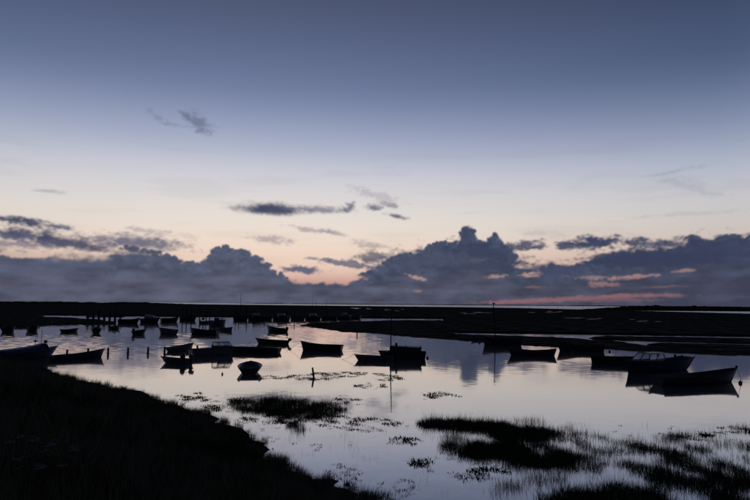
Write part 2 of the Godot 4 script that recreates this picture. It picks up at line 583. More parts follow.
func flat_spots(outline: PackedVector2Array, height: float, count: int, size: float) -> void:
	var box := Rect2(outline[0], Vector2.ZERO)
	for p in outline:
		box = box.expand(p)
	var k := 0
	var tries := 0
	while k < count and tries < count * 12:
		tries += 1
		var p := Vector2(rng.randf_range(box.position.x, box.end.x), rng.randf_range(box.position.y, box.end.y))
		if Geometry2D.is_point_in_polygon(p, outline):
			marsh_spots.append([p.x, height * 0.8, p.y, size * rng.randf_range(0.6, 1.25)])
			k += 1
	for e in outline.size():                                # and a fringe along the edge
		var p := outline[e]
		var q := outline[(e + 1) % outline.size()]
		var n := clampi(int(p.distance_to(q) / (size * 0.7)), 1, 30)
		for i in n:
			var m := p.lerp(q, (i + rng.randf()) / n)
			marsh_spots.append([m.x, height * 0.4, m.y, size * rng.randf_range(0.4, 1.5)])


# the grassy bank: shoreline in plan, far end first; land lies to its left and behind
var bank_line := PackedVector2Array()


func bank_inside(x: float, z: float) -> float:             # metres from the waterline, positive on land
	var best := 1e9
	var sgn := 1.0
	for k in bank_line.size() - 1:
		var a := bank_line[k]
		var b := bank_line[k + 1]
		var p := Vector2(x, z)
		var c := Geometry2D.get_closest_point_to_segment(p, a, b)
		var d := p.distance_to(c)
		if d < best:
			best = d
			sgn = 1.0 if (b - a).cross(p - a) > 0.0 else -1.0
	return best * sgn


func bank_height(x: float, z: float) -> float:
	var d := bank_inside(x, z)
	d += 0.9 * n_land.get_noise_2d(x * 6.0, z * 6.0) + 0.5 * n_land.get_noise_2d(x * 22.0, z * 22.0)
	if d < 0.0:
		return maxf(-1.3, d * 0.35)
	var h := 0.30 * smoothstep(0.0, 0.9, d) + 3.05 * pow(smoothstep(0.8, 13.0, d), 1.15)
	return h + 0.12 * n_land.get_noise_2d(x * 9.0, z * 9.0 + 77.0) * smoothstep(0.0, 3.0, d)


func build_land() -> void:
	n_land.seed = 61
	n_land.frequency = 0.08
	n_land.fractal_octaves = 3
	for p in [[-170, 348], [-60, 354], [0, 361.5], [43, 370], [77, 381], [113, 389], [147, 397], [173, 405], [213, 419], [240, 431], [260, 446], [294, 470], [332, 487], [375, 501], [430, 518]]:
		var g := ground(p[0], p[1])
		bank_line.append(Vector2(g.x, g.z))
	bank_line.append_array([Vector2(6, -7.5), Vector2(16, -2), Vector2(40, 8), Vector2(200, 60)])
	var v := PackedVector3Array()
	var idx := PackedInt32Array()
	var cols := 190
	var rows := 190
	for r in rows + 1:
		for c in cols + 1:
			var x := -75.0 + 115.0 * c / cols
			var z := -72.0 + 112.0 * r / rows
			v.append(Vector3(x, bank_height(x, z), z))
	for r in rows:
		for c in cols:
			var a := r * (cols + 1) + c
			var b := a + cols + 1
			if maxf(maxf(v[a].y, v[b].y), maxf(v[a + 1].y, v[b + 1].y)) > -0.6:
				idx.append_array([a, a + 1, b, a + 1, b + 1, b])
	tag(put("bank", smooth_mesh(v, idx), M.turf, self), "sloping grassy bank between the path and the creek", "", "", "structure")
	# level fields behind the bank
	var f := PackedVector3Array([Vector3(-4000, 3.2, -60), Vector3(-75.1, 3.2, -60), Vector3(-4000, 3.2, 40.1), Vector3(-75.1, 3.2, 40.1), Vector3(2500, 3.2, 40.1), Vector3(-4000, 3.2, 6000), Vector3(2500, 3.2, 6000)])
	tag(put("field", smooth_mesh(f, PackedInt32Array([0, 1, 2, 1, 3, 2, 2, 4, 5, 4, 6, 5])), M.turf, self), "level rough field behind the bank", "", "", "structure")
	# salt marsh beyond the moorings, nearest first
	var lands := [
		["marsh", "low salt marsh tongue reaching into the moorings", [[301, 325.5], [312, 326.8], [330, 329], [345, 331], [370, 332.6], [390, 334], [420, 336.5], [450, 338.6], [480, 341], [520, 344], [560, 346.5], [600, 348], [640, 350], [690, 352.5], [750, 354.5], [850, 357], [850, 353.5], [740, 351], [690, 349.5], [640, 346], [612, 342], [560, 338.6], [500, 336.4], [452, 334.6], [440, 320.6], [400, 320.6], [345, 322.2], [315, 323.4]], 0.2, 700, 0.34],
		["marsh", "marsh flat between two shining strips of water", [[450, 331.8], [520, 332.2], [600, 332.8], [680, 333.6], [760, 334.8], [900, 338], [900, 322.5], [740, 320.8], [640, 320], [520, 318], [450, 318.6], [446, 320.4]], 0.25, 800, 0.4],
		["marsh", "narrow marsh bar below the shining strip of water", [[590, 338.8], [640, 340.4], [700, 341.6], [760, 343.2], [860, 346.5], [860, 342], [760, 339.6], [700, 338.3], [640, 337.6], [600, 337]], 0.15, 200, 0.3],
		["marsh", "small marsh bar lying between shallow pools of water", [[650, 345.4], [690, 346.8], [730, 348], [800, 349.6], [800, 347.6], [730, 345.6], [690, 344.4], [660, 343.8]], 0.15, 120, 0.26],
		["marsh", "dark islet behind the moored boats and the blue covered boat", [[-160, 330], [-60, 329], [0, 327], [28, 327.5], [40, 325], [60, 324], [90, 323.5], [110, 323.5], [100, 321.3], [70, 319], [40, 317.6], [34, 314], [0, 313], [-80, 312.5], [-160, 313]], 0.5, 450, 0.7],
		["marsh", "long marsh flat below the horizon", [[-260, 311.5], [0, 311.8], [60, 311.2], [130, 313], [165, 316.5], [180, 312.2], [215, 311], [240, 310.6], [285, 310.6], [310, 310.2], [345, 310.6], [380, 312], [420, 313.6], [450, 315.4], [520, 315.8], [600, 317.2], [680, 318.5], [760, 319.5], [900, 322], [900, 318], [760, 315.6], [700, 314.6], [640, 312], [600, 310.2], [520, 308.2], [440, 307], [360, 306.2], [300, 305.7], [240, 305.0], [160, 303.9], [80, 303.4], [0, 303], [-260, 301]], 0.35, 2200, 0.8],
	]
	for l in lands:
		var o := shore(l[2])
		islet(named(l[0]), l[1], o, l[3])
		flat_spots(o, l[3], l[4], l[5])
	# pools left on the flats by the tide
	for p in [[365, 309.4, 14, 0.35], [395, 310.6, 10, 0.25], [470, 313.4, 18, 0.25], [545, 312.2, 16, 0.25], [585, 319.4, 18, 0.25], [650, 321.4, 20, 0.25]]:
		for part in 6:                                       # each a string of thin ragged scraps of water
			var o := PackedVector2Array()
			var wide: float = p[2] * rng.randf_range(0.1, 0.42)
			var cx: float = p[0] + p[2] * rng.randf_range(-1.0, 1.0)
			var cy: float = p[1] + rng.randf_range(-1.2, 1.2)
			for k in 30:
				var t := TAU * k / 30.0
				var w := 0.55 + 0.55 * absf(n_land.get_noise_2d(k * 9.0, p[0] + part * 13.0)) * 2.0
				var g := ground(cx + cos(t) * wide * w, cy + sin(t) * p[3] * 0.6 * w)
				o.append(Vector2(g.x, g.z))
			var v2 := PackedVector3Array()
			for q in o:
				v2.append(Vector3(q.x, 0.36 if p[1] < 320.0 else 0.27, q.y))
			var t2 := Geometry2D.triangulate_polygon(o)
			if t2.size():
				tag(put(named("pool"), smooth_mesh(v2, t2), M.water, self), "shallow tide pool on the marsh flat", "", "", "structure")
	# the far side of the sea: a low line of land, and woods where it comes nearer
	ridge("far_shore", "low line of land along the horizon", -1500.0, 4200.0, -5200.0, 5.2, 2.4, "structure")
	ridge("sand_hills", "low dark sand hills on the horizon", -2600.0, -330.0, -1500.0, 4.6, 1.6, "structure")
	ridge("wood", "far wood standing on the other shore", 190.0, 1000.0, -640.0, 4.9, 1.3, "stuff")


func ridge(called: String, label: String, x0: float, x1: float, z: float, high: float, vary: float, kind: String) -> void:
	var v := PackedVector3Array()
	var idx := PackedInt32Array()
	var n := 700
	var s := (x1 - x0) / n
	for k in n + 1:
		var x := x0 + s * k
		var end := smoothstep(0.0, 0.15, float(k) / n) * smoothstep(1.0, 0.85, float(k) / n)
		var h := (high + vary * 1.2 * n_land.get_noise_2d(x * 1800.0 / absf(z) * 0.06, z) + vary * 0.8 * n_land.get_noise_2d(x * 1800.0 / absf(z) * 0.4, z * 3.0) + vary * 0.3 * rng.randf()) * end
		v.append(Vector3(x, -0.1, z))
		v.append(Vector3(x, h * 0.8, z - s * 0.4))
		v.append(Vector3(x, h, z - s * 1.5))
		v.append(Vector3(x, -0.1, z - s * 12.0))
	for k in n:
		for q in 3:
			var a := k * 4 + q
			idx.append_array([a, a + 1, a + 4, a + 1, a + 5, a + 4])
	tag(put(called, smooth_mesh(v, idx), M.turf, self), label, "", "", kind)


# ---------------------------------------------------------------- shapes for the boats
func box(st: SurfaceTool, c: Vector3, s: Vector3, turn := Basis.IDENTITY) -> void:      # a box with chamfered long edges
	var b := minf(s.x, minf(s.y, s.z)) * 0.18
	var h := s * 0.5
	var ring := [Vector2(-h.y + b, -h.z), Vector2(h.y - b, -h.z), Vector2(h.y, -h.z + b), Vector2(h.y, h.z - b), Vector2(h.y - b, h.z), Vector2(-h.y + b, h.z), Vector2(-h.y, h.z - b), Vector2(-h.y, -h.z + b)]
	var tri := func(p: Vector3, q: Vector3, r: Vector3):
		var n := (r - p).cross(q - p).normalized()
		for w in [p, q, r]:
			st.set_normal(turn * n)
			st.add_vertex(c + turn * w)
	for k in 8:
		var p: Vector2 = ring[k]
		var q: Vector2 = ring[(k + 1) % 8]
		tri.call(Vector3(-h.x, p.x, p.y), Vector3(h.x, q.x, q.y), Vector3(h.x, p.x, p.y))
		tri.call(Vector3(-h.x, p.x, p.y), Vector3(-h.x, q.x, q.y), Vector3(h.x, q.x, q.y))
		if k > 0 and k < 7:
			var o: Vector2 = ring[0]
			tri.call(Vector3(-h.x, o.x, o.y), Vector3(-h.x, q.x, q.y), Vector3(-h.x, p.x, p.y))
			tri.call(Vector3(h.x, o.x, o.y), Vector3(h.x, p.x, p.y), Vector3(h.x, q.x, q.y))


func begin() -> SurfaceTool:
	var st := SurfaceTool.new()
	st.begin(Mesh.PRIMITIVE_TRIANGLES)
	return st


func box_mesh(c: Vector3, s: Vector3, turn := Basis.IDENTITY) -> ArrayMesh:
	var st := begin()
	box(st, c, s, turn)
	return st.commit()


func tube(path: Array, radii: Array, sides := 7, closed := true) -> ArrayMesh:
	var v := PackedVector3Array()
	var idx := PackedInt32Array()
	for k in path.size():
		var p: Vector3 = path[k]
		var d: Vector3 = ((path[mini(k + 1, path.size() - 1)] as Vector3) - (path[maxi(k - 1, 0)] as Vector3)).normalized()
		var u := d.cross(Vector3.UP if absf(d.y) < 0.9 else Vector3.RIGHT).normalized()
		var w := d.cross(u)
		for s in sides:
			var t := TAU * s / sides
			v.append(p + (u * cos(t) + w * sin(t)) * (radii[k] as float))
	for k in path.size() - 1:
		for s in sides:
			var a := k * sides + s
			var b := k * sides + (s + 1) % sides
			idx.append_array([a, a + sides, b, b, a + sides, b + sides])
	if closed:
		for e in [0, path.size() - 1]:
			v.append(path[e])
			for s in sides:
				var a: int = e * sides + s
				var b: int = e * sides + (s + 1) % sides
				idx.append_array([v.size() - 1, a, b] if e == 0 else [v.size() - 1, b, a])
	return smooth_mesh(v, idx)


func ball(c: Vector3, r: float, flat := 1.0) -> ArrayMesh:
	var path := []
	var radii := []
	for k in 9:
		var t := PI * k / 8.0
		path.append(c + Vector3(0, -cos(t) * r * flat, 0))
		radii.append(maxf(sin(t) * r, 0.002))
	return tube(path, radii, 10)


func sag(a: Vector3, b: Vector3, drop: float, r: float) -> ArrayMesh:
	var path := []
	var radii := []
	for k in 9:
		var t := k / 8.0
		path.append(a.lerp(b, t) + Vector3(0, -drop * 4.0 * t * (1.0 - t), 0))
		radii.append(r)
	return tube(path, radii, 5)


# A boat's own axes: x runs to the bow, y up from the waterline, z to starboard. d holds
# L length, B beam, hb / hm / hs height of the sheer at bow, middle and stern, tw width of the transom, rake at the bow, full (fullness of the bow)
func half_beam(d: Dictionary, t: float) -> float:
	var tw: float = d.get("tw", 0.72)
	var w := 1.0
	if t < 0.42:
		w = lerpf(tw, 1.0, sin(t / 0.42 * PI * 0.5))
	else:
		var s := (t - 0.42) / 0.58
		w = pow(maxf(1.0 - pow(s, d.get("full", 2.3)), 0.0), 0.8)
	return maxf(w * d.B * 0.5, 0.0)


func sheer(d: Dictionary, t: float) -> float:
	if t < 0.45:
		var s := 1.0 - t / 0.45
		return lerpf(d.hm, d.hs, s * s)
	var s := (t - 0.45) / 0.55
	return lerpf(d.hm, d.hb, pow(s, 1.8))


func hull_point(d: Dictionary, t: float, v: float, inset := 0.0) -> Vector3:       # v 0 at the keel, 1 at the sheer; z positive
	var draft := 0.22
	var top := sheer(d, t)
	var keel := -draft * (1.0 - pow(t, 6.0))
	var xs := (t - 0.5) * (d.L as float)
	var xk: float = lerpf(-0.5 * d.L + d.get("trake", 0.14), 0.5 * d.L - d.get("rake", 0.5), t)
	var x := lerpf(xk, xs, v)
	var z := maxf(half_beam(d, t) * pow(v, d.get("flare", 0.42)) - inset, 0.0)
	return Vector3(x - inset * smoothstep(0.8, 1.0, t) * 1.5 + inset * smoothstep(0.1, 0.0, t), lerpf(keel, top, v), z)


func hull_mesh(d: Dictionary) -> ArrayMesh:
	var v := PackedVector3Array()
	var idx := PackedInt32Array()
	var ns := 18
	var nv := 7
	# rings of points: port keel to sheer outside, then inside; closed shells for each side
	for side in [1.0, -1.0]:
		for skin in 2:
			var first := v.size()
			for i in ns + 1:
				var t := float(i) / ns
				for j in nv + 1:
					var f := float(j) / nv
					if skin == 1:
						f = lerpf(0.42, 1.0, f)
					var p := hull_point(d, t, f, 0.035 * skin)
					v.append(Vector3(p.x, p.y - 0.002 * skin, p.z * side))
			for i in ns:
				for j in nv:
					var a := first + i * (nv + 1) + j
					var b := a + nv + 1
					if (side > 0.0) == (skin == 0):
						idx.append_array([a, b, a + 1, a + 1, b, b + 1])
					else:
						idx.append_array([a, a + 1, b, a + 1, b + 1, b])
		# the top edge between the skins
		var size := (ns + 1) * (nv + 1)
		var outer := v.size() - 2 * size
		for i in ns:
			var a := outer + i * (nv + 1) + nv
			var b := a + nv + 1
			if side > 0.0:
				idx.append_array([a, b, a + size, b, b + size, a + size])
			else:
				idx.append_array([a, a + size, b, b, a + size, b + size])
	# transom, outside and inside
	for skin in 2:
		var first := v.size()
		for side in [1.0, -1.0]:
			for j in nv + 1:
				var f := float(j) / nv
				if skin == 1:
					f = lerpf(0.42, 1.0, f)
				var p := hull_point(d, 0.0, f, 0.035 * skin)
				v.append(Vector3(p.x, p.y - (0.05 if j == nv else 0.0), p.z * side))
		for j in nv:
			var a := first + j
			var b := first + nv + 1 + j
			if skin == 0:
				idx.append_array([a, a + 1, b, a + 1, b + 1, b])
			else:
				idx.append_array([a, b, a + 1, a + 1, b, b + 1])
	return smooth_mesh(v, idx)


func deck_mesh(d: Dictionary, t0: float, t1: float, y, inset: float, thick := 0.03) -> ArrayMesh:    # a sheet across the boat between two stations; y a height, or null for just under the sheer
	var v := PackedVector3Array()
	var idx := PackedInt32Array()
	var n := 10
	for i in n + 1:
		var t := lerpf(t0, t1, float(i) / n)
		var top := sheer(d, t)
		var h: float = top - 0.012 if y == null else y
		var f := clampf((h + 0.2) / (top + 0.2), 0.1, 1.0)
		var p := hull_point(d, t, f, inset)
		for q in [Vector3(p.x, h, p.z), Vector3(p.x, h + (0.03 if y == null else 0.0), 0), Vector3(p.x, h, -p.z), Vector3(p.x, h - thick, 0)]:
			v.append(q)
	for i in n:
		for k in 4:
			var a := i * 4 + k
			var b := i * 4 + (k + 1) % 4
			idx.append_array([a, b, a + 4, b, b + 4, a + 4])
	return smooth_mesh(v, idx)


func rim_mesh(d: Dictionary, side: float, drop: float, r: float) -> ArrayMesh:
	var path := []
	var radii := []
	for i in 15:
		var t := i / 14.0
		var p := hull_point(d, t, 1.0 - drop)
		path.append(Vector3(p.x, p.y, p.z * side))
		radii.append(r)
	return tube(path, radii, 6)


func outboard(boat: Node3D, d: Dictionary, tilt: float) -> void:
	var o := Node3D.new()
	o.name = "outboard_motor"
	o.position = Vector3(-0.5 * d.L - 0.08, d.hs - 0.02, 0)
	o.rotation.z = tilt
	boat.add_child(o, true)
	var st := begin()
	box(st, Vector3(-0.06, 0.22, 0), Vector3(0.36, 0.24, 0.24))
	box(st, Vector3(-0.08, 0.37, 0), Vector3(0.28, 0.09, 0.2))
	put("cowling", st.commit(), M.motor, o)
	put("shaft", box_mesh(Vector3(-0.06, -0.22, 0), Vector3(0.12, 0.7, 0.09)), M.motor, o)
	put("tiller", tube([Vector3(0.1, 0.2, 0), Vector3(0.5, 0.28, 0)], [0.018, 0.022], 6), M.motor, o)
	put("bracket", box_mesh(Vector3(0.06, -0.03, 0), Vector3(0.08, 0.22, 0.2)), M.metal, o)


func cabin(boat: Node3D, d: Dictionary, c: Dictionary) -> void:        # x0 rear, x1 front, w, y0, h, rake of the windscreen, open back
	var p := Node3D.new()
	p.name = "cabin"
	boat.add_child(p, true)
	var x0: float = c.x0
	var x1: float = c.x1
	var w: float = c.w * 0.5
	var y0: float = c.y0
	var h: float = c.h
	var rake: float = c.get("rake", 0.25)
	var back: float = c.get("back", 0.0)
	var sill: float = c.get("sill", 0.45) * h
	var mat: Material = c.get("mat", M.white)
	var post := 0.05
	# coaming below the windows
	var st := begin()
	for s in [-1.0, 1.0]:
		box(st, Vector3((x0 + x1) * 0.5, y0 + sill * 0.5 - 0.1, s * w), Vector3(x1 - x0, sill + 0.2, 0.04))
	box(st, Vector3(x1 - 0.021, y0 + sill * 0.5 - 0.1, 0), Vector3(0.04, sill + 0.2, w * 2.0 - 0.045))
	if c.get("closed", false):
		box(st, Vector3(x0 + 0.021, y0 + h * 0.5 - 0.1, 0), Vector3(0.04, h + 0.2, w * 2.0 - 0.045))
	put("coaming", st.commit(), mat, p)
	# posts
	var top := y0 + h
	for s in [-1.0, 1.0]:
		put("pillar", tube([Vector3(x1 - 0.03, y0 + sill, s * w), Vector3(x1 - rake, top, s * w * 0.88)], [post * 0.6, post * 0.5], 6), mat, p)
		put("pillar", tube([Vector3(x0 + 0.03, y0 + sill, s * w), Vector3(x0 + back, top, s * w * 0.88)], [post * 0.8, post * 0.6], 6), mat, p)
		put("pillar", tube([Vector3(lerpf(x0, x1, 0.52), y0 + sill, s * w), Vector3(lerpf(x0 + back, x1 - rake, 0.5), top, s * w * 0.88)], [post * 0.6, post * 0.5], 6), mat, p)
	put("pillar", tube([Vector3(x1 - 0.03, y0 + sill, 0), Vector3(x1 - rake, top, 0)], [post * 0.5, post * 0.4], 6), mat, p)
	# roof with a slight crown
	var v := PackedVector3Array()
	var idx := PackedInt32Array()
	for i in 2:
		var x: float = [x0 + back - 0.06, x1 - rake + 0.07][i]
		for k in 7:
			var f := k / 6.0 * 2.0 - 1.0
			v.append(Vector3(x, top + 0.06 * (1.0 - f * f) - c.get("fall", 0.0) * (1.0 - i), f * (w * 0.88 + 0.05)))
		for k in 7:
			var f := 1.0 - k / 6.0 * 2.0
			v.append(Vector3(x, top - 0.03 + 0.04 * (1.0 - f * f) - c.get("fall", 0.0) * (1.0 - i), f * (w * 0.88 + 0.05)))
	for k in 14:
		var q := (k + 1) % 14
		idx.append_array([k, 14 + k, q, q, 14 + k, 14 + q])
	for k in 12:
		idx.append_array([0, k + 1, k + 2])
		idx.append_array([14, 14 + k + 2, 14 + k + 1])
	put("roof", smooth_mesh(v, idx), mat, p)
	# panes
	for s in [-1.0, 1.0]:
		put("pane", quad([Vector3(x0 + 0.05, y0 + sill, s * w), Vector3(x1 - 0.05, y0 + sill, s * w), Vector3(x1 - rake - 0.02, top - 0.02, s * w * 0.88), Vector3(x0 + back + 0.02, top - 0.02, s * w * 0.88)]), M.glass, p)
		put("pane", quad([Vector3(x1 - 0.03, y0 + sill, s * 0.03), Vector3(x1 - 0.03, y0 + sill, s * (w - 0.03)), Vector3(x1 - rake, top - 0.02, s * w * 0.85), Vector3(x1 - rake, top - 0.02, s * 0.03)]), M.glass, p)


func quad(p: Array) -> ArrayMesh:
	return smooth_mesh(PackedVector3Array(p), PackedInt32Array([0, 1, 2, 0, 2, 3]))


func make_boat(kind: String, label: String, group: String, px: Array, d: Dictionary) -> Node3D:      # px: stern and bow on the waterline in the photograph
	var a := ground(px[0], px[1])
	var b := ground(px[2], px[3])
	d.L = d.get("L", a.distance_to(b))
	var dir := (b - a).normalized()
	var mid := (a + b) * 0.5
	var o := thing(kind, mid, atan2(-dir.z, dir.x), label, "boat", group)
	o.rotation.x = d.get("list", 0.0)
	var paint: Material = d.get("paint", M.black)
	put("hull", hull_mesh(d), paint, o)
	put("floorboards", deck_mesh(d, 0.02, 0.93, 0.06, 0.036), M.wood, o)
	for s in [-1.0, 1.0]:
		put("gunwale", rim_mesh(d, s, 0.0, 0.028), d.get("trim", M.wood), o)
		if d.get("strake", true):
			put("rubbing_strake", rim_mesh(d, s, 0.2, 0.018), d.get("trim", M.wood), o)
	var st := begin()
	var e := hull_point(d, 1.0, 0.0)
	var f := hull_point(d, 1.0, 1.0)
	put("stem", tube([e, e.lerp(f, 0.5) + Vector3(-0.01, 0, 0), f + Vector3(0.01, 0.05, 0)], [0.03, 0.032, 0.035], 6), d.get("trim", M.wood), o)
	for t in d.get("thwarts", [0.16, 0.42, 0.68]):
		var h := sheer(d, t) * 0.68
		put("thwart", deck_mesh(d, t - 0.035, t + 0.035, h, 0.036, 0.035), M.wood, o)
	if d.has("deck"):
		put("foredeck", deck_mesh(d, d.deck, 0.995, null, 0.02), d.get("deckmat", paint), o)
	if d.has("motor"):
		outboard(o, d, d.motor)
	if d.has("cabin"):
		cabin(o, d, d.cabin)
	if d.has("cover"):                                      # a tarpaulin stretched over hoops
		var cv: Dictionary = d.cover
		var v := PackedVector3Array()
		var idx := PackedInt32Array()
		for i in 9:
			var t: float = lerpf(cv.t0, cv.t1, i / 8.0)
			var top := sheer(d, t)
			var p := hull_point(d, t, 1.0)
			var rise: float = lerpf(cv.h0, cv.h1, i / 8.0) * (1.0 - 0.05 * (i % 2))
			for k in 11:
				var q := k / 10.0 * 2.0 - 1.0
				v.append(Vector3(p.x, top - 0.03 + rise * pow(1.0 - pow(absf(q), 4.0), 0.8), q * (p.z + 0.03)))
		for i in 8:
			for k in 10:
				var x := i * 11 + k
				idx.append_array([x, x + 11, x + 1, x + 1, x + 11, x + 12])
		for end in [0, 8]:
			for k in 9:
				idx.append_array([end * 11, end * 11 + k + 1, end * 11 + k + 2])
		put("tarpaulin", smooth_mesh(v, idx), cv.get("mat", M.tarp), o)
	for m in d.get("masts", []):                            # [x, z, foot, height, radius]
		put("mast", tube([Vector3(m[0], m[2], m[1]), Vector3(m[0] + m[3] * 0.01, m[2] + m[3], m[1])], [m[4], m[4] * 0.6], 7), M.metal, o)
	for k in d.get("knobs", []):                            # [x, y, z, radius, flatness]
		put("fitting", ball(Vector3(k[0], k[1], k[2]), k[3], k[4]), M.motor, o)
	if d.has("bitts"):
		put("mooring_bitt", ball(f + Vector3(-0.04, 0.07, 0), 0.085, 0.9), M.wood, o)
	if d.has("moor"):                                        # a line from the stem down into the water ahead
		put("mooring_line", sag(f + Vector3(0.0, 0.02, 0), Vector3(f.x + (d.moor as float), -0.05, 0.15), 0.12, 0.012), M.rope, o)
	for r in d.get("ropes", []):                            # from, to, sag
		put("rope", sag(r[0], r[1], r[2], 0.012), M.rope, o)
	return o


const NEAR := "small boats moored in the creek"
const FAR := "distant boats moored along the marsh"


func build_boats() -> void:
	var o: Node3D
	o = make_boat("cruiser", "motor boat under a blue tarpaulin with two thin masts, by the grassy bank", NEAR, [-14, 362.5, 57.5, 356.5], {"B": 2.1, "hb": 0.98, "hm": 0.66, "hs": 0.7, "rake": 0.75, "paint": M.navy, "deck": 0.76, "thwarts": [], "cover": {"t0": 0.1, "t1": 0.78, "h0": 0.25, "h1": 0.52},
		"masts": [[0.85, 0.2, 0.7, 1.05, 0.03], [1.55, 0.0, 0.8, 1.75, 0.03], [1.95, 0.0, 0.75, 0.7, 0.04]], "knobs": [[0.86, 1.52, 0.2, 0.16, 0.5], [1.955, 1.42, 0.0, 0.17, 0.85]], "ropes": [[Vector3(1.95, 1.35, 0), Vector3(3.0, 0.98, 0), 0.05], [Vector3(3.0, 0.95, 0), Vector3(4.6, 0.55, 0.4), 0.12], [Vector3(0.86, 1.5, 0.2), Vector3(1.55, 1.42, 0), 0.05]]})
	o = make_boat("rowing_boat", "dark rowing boat with upswept bow beside the blue covered boat", NEAR, [50.5, 360.6, 104, 357], {"moor": 0.5, "B": 1.55, "hb": 0.76, "hm": 0.40, "hs": 0.36, "rake": 0.28, "paint": M.navy})
	o = make_boat("dinghy", "small pale dinghy with raised bow beyond the timber posts", NEAR, [168.5, 352, 193, 349.6], {"moor": 1.2, "B": 1.25, "hb": 0.72, "hm": 0.46, "hs": 0.42, "rake": 0.25, "trake": 0.3, "paint": M.grey, "full": 3.0})
	o = make_boat("dinghy", "small dinghy with an upright outboard motor, beside the last timber post", NEAR, [190, 364.2, 161, 362.6], {"B": 1.2, "hb": 0.5, "hm": 0.38, "hs": 0.42, "rake": 0.5, "paint": M.grey, "motor": 0.0, "knobs": [[-0.75, 0.6, 0.0, 0.22, 1.4]]})
	o = make_boat("cabin_boat", "open cabin boat with small windowed wheelhouse, beside two short posts", NEAR, [190, 356.4, 233.5, 354.2], {"B": 1.7, "hb": 0.78, "hm": 0.64, "hs": 0.66, "rake": 0.22, "paint": M.white, "deck": 0.9, "full": 3.6, "thwarts": [0.2], "cabin": {"x0": 0.25, "x1": 1.75, "w": 1.25, "y0": 0.55, "h": 0.68, "rake": 0.28, "sill": 0.45, "mat": M.grey}})
	o = make_boat("punt", "long low dark punt lying next to the windowed cabin boat", NEAR, [280, 353.2, 229, 352], {"moor": 0.6, "B": 1.5, "hb": 0.56, "hm": 0.5, "hs": 0.44, "rake": 0.35, "paint": M.black, "full": 3.5})
	o = make_boat("dinghy", "broad dark dinghy lying end-on, its rim rising to the far end", NEAR, [249.2, 374.8, 250.6, 369], {"B": 1.72, "hb": 0.6, "hm": 0.46, "hs": 0.46, "rake": 0.4, "paint": M.navy, "tw": 0.8, "full": 2.6})
	o = make_boat("motor_dinghy", "slim dinghy with a tilted outboard, beyond the long dark punt", NEAR, [288, 344.3, 255.5, 343.3], {"moor": 1.2, "B": 1.4, "hb": 0.66, "hm": 0.44, "hs": 0.42, "rake": 0.45, "paint": M.green, "motor": 0.5})
	o = make_boat("rowing_boat", "stubby rowing boat with high bow moored off the tip of the marsh tongue", NEAR, [286.5, 332, 267.2, 331.2], {"moor": 1.0, "B": 1.5, "hb": 1.0, "hm": 0.62, "hs": 0.5, "rake": 0.3, "paint": M.green, "bitts": true, "motor": 0.0})
	o = make_boat("rowing_boat", "dark heavy rowing boat with a short foredeck, alone on the bright water", NEAR, [342.5, 350.8, 300.5, 350], {"moor": 1.6, "B": 1.7, "hb": 0.98, "hm": 0.62, "hs": 0.6, "rake": 0.3, "paint": M.black, "deck": 0.76, "list": 0.03})
	o = make_boat("rowing_boat", "low pale dinghy with raked bow, beside the tall pole", NEAR, [393, 361.4, 354.5, 360.2], {"moor": 1.6, "B": 1.4, "hb": 0.5, "hm": 0.4, "hs": 0.4, "rake": 0.36, "paint": M.grey})
	o = make_boat("cabin_boat", "dark cabin boat with long closed cabin roof, behind the tall pole", NEAR, [426, 358.6, 378.5, 358], {"B": 1.9, "hb": 0.68, "hm": 0.6, "hs": 0.62, "rake": 0.3, "paint": M.black, "deck": 0.8, "thwarts": [], "cabin": {"x0": -1.75, "x1": 1.15, "w": 1.35, "y0": 0.55, "h": 0.62, "rake": 0.12, "sill": 0.8, "fall": 0.18, "closed": true, "mat": M.black}, "knobs": [[0.55, 1.27, 0.0, 0.12, 1.5]]})
	o = make_boat("rowing_boat", "dark boat drawn up at the marsh edge by the leaning pole", NEAR, [521.5, 345.4, 482.5, 345], {"B": 1.8, "hb": 1.15, "hm": 0.9, "hs": 0.85, "rake": 0.25, "paint": M.black, "deck": 0.7})
	o = make_boat("dinghy", "tiny dark tender lying against the marsh edge", NEAR, [483, 340.6, 471, 340.2], {"B": 1.0, "hb": 0.45, "hm": 0.34, "hs": 0.34, "rake": 0.25, "paint": M.black})
	o = make_boat("rowing_boat", "dark double ended rowing boat with a rope at its bow, in front of the marsh", NEAR, [556.5, 356, 507.5, 355.2], {"B": 1.6, "hb": 0.84, "hm": 0.48, "hs": 0.72, "rake": 0.35, "trake": 0.3, "tw": 0.2, "paint": M.navy, "moor": 0.15, "bitts": true})
	o = make_boat("rowing_boat", "long black boat with sweeping sheer, close in to the marsh", NEAR, [604, 351.6, 556.5, 350.6], {"moor": 0.8, "B": 1.8, "hb": 1.1, "hm": 0.62, "hs": 0.75, "rake": 0.35, "paint": M.black})
	o = make_boat("rowing_boat", "black open boat lying against the launch with the raked windscreen", NEAR, [590.5, 362.8, 634, 364.4], {"B": 1.6, "hb": 0.66, "hm": 0.56, "hs": 0.6, "rake": 0.35, "paint": M.black})
	o = make_boat("cabin_boat", "motor launch with a raked windscreen and low roof over the wheel", NEAR, [689.5, 369.2, 625.5, 373.4], {"B": 1.9, "hb": 0.98, "hm": 0.78, "hs": 1.05, "rake": 0.3, "trake": 0.85, "tw": 0.55, "full": 4.0, "paint": M.blue, "deck": 0.78, "thwarts": [0.2], "cabin": {"x0": 0.05, "x1": 2.1, "w": 1.4, "y0": 0.8, "h": 0.62, "rake": 0.62, "back": 0.15, "sill": 0.2, "mat": M.navy}, "knobs": [[-2.35, 1.1, 0.3, 0.1, 1.3]]})
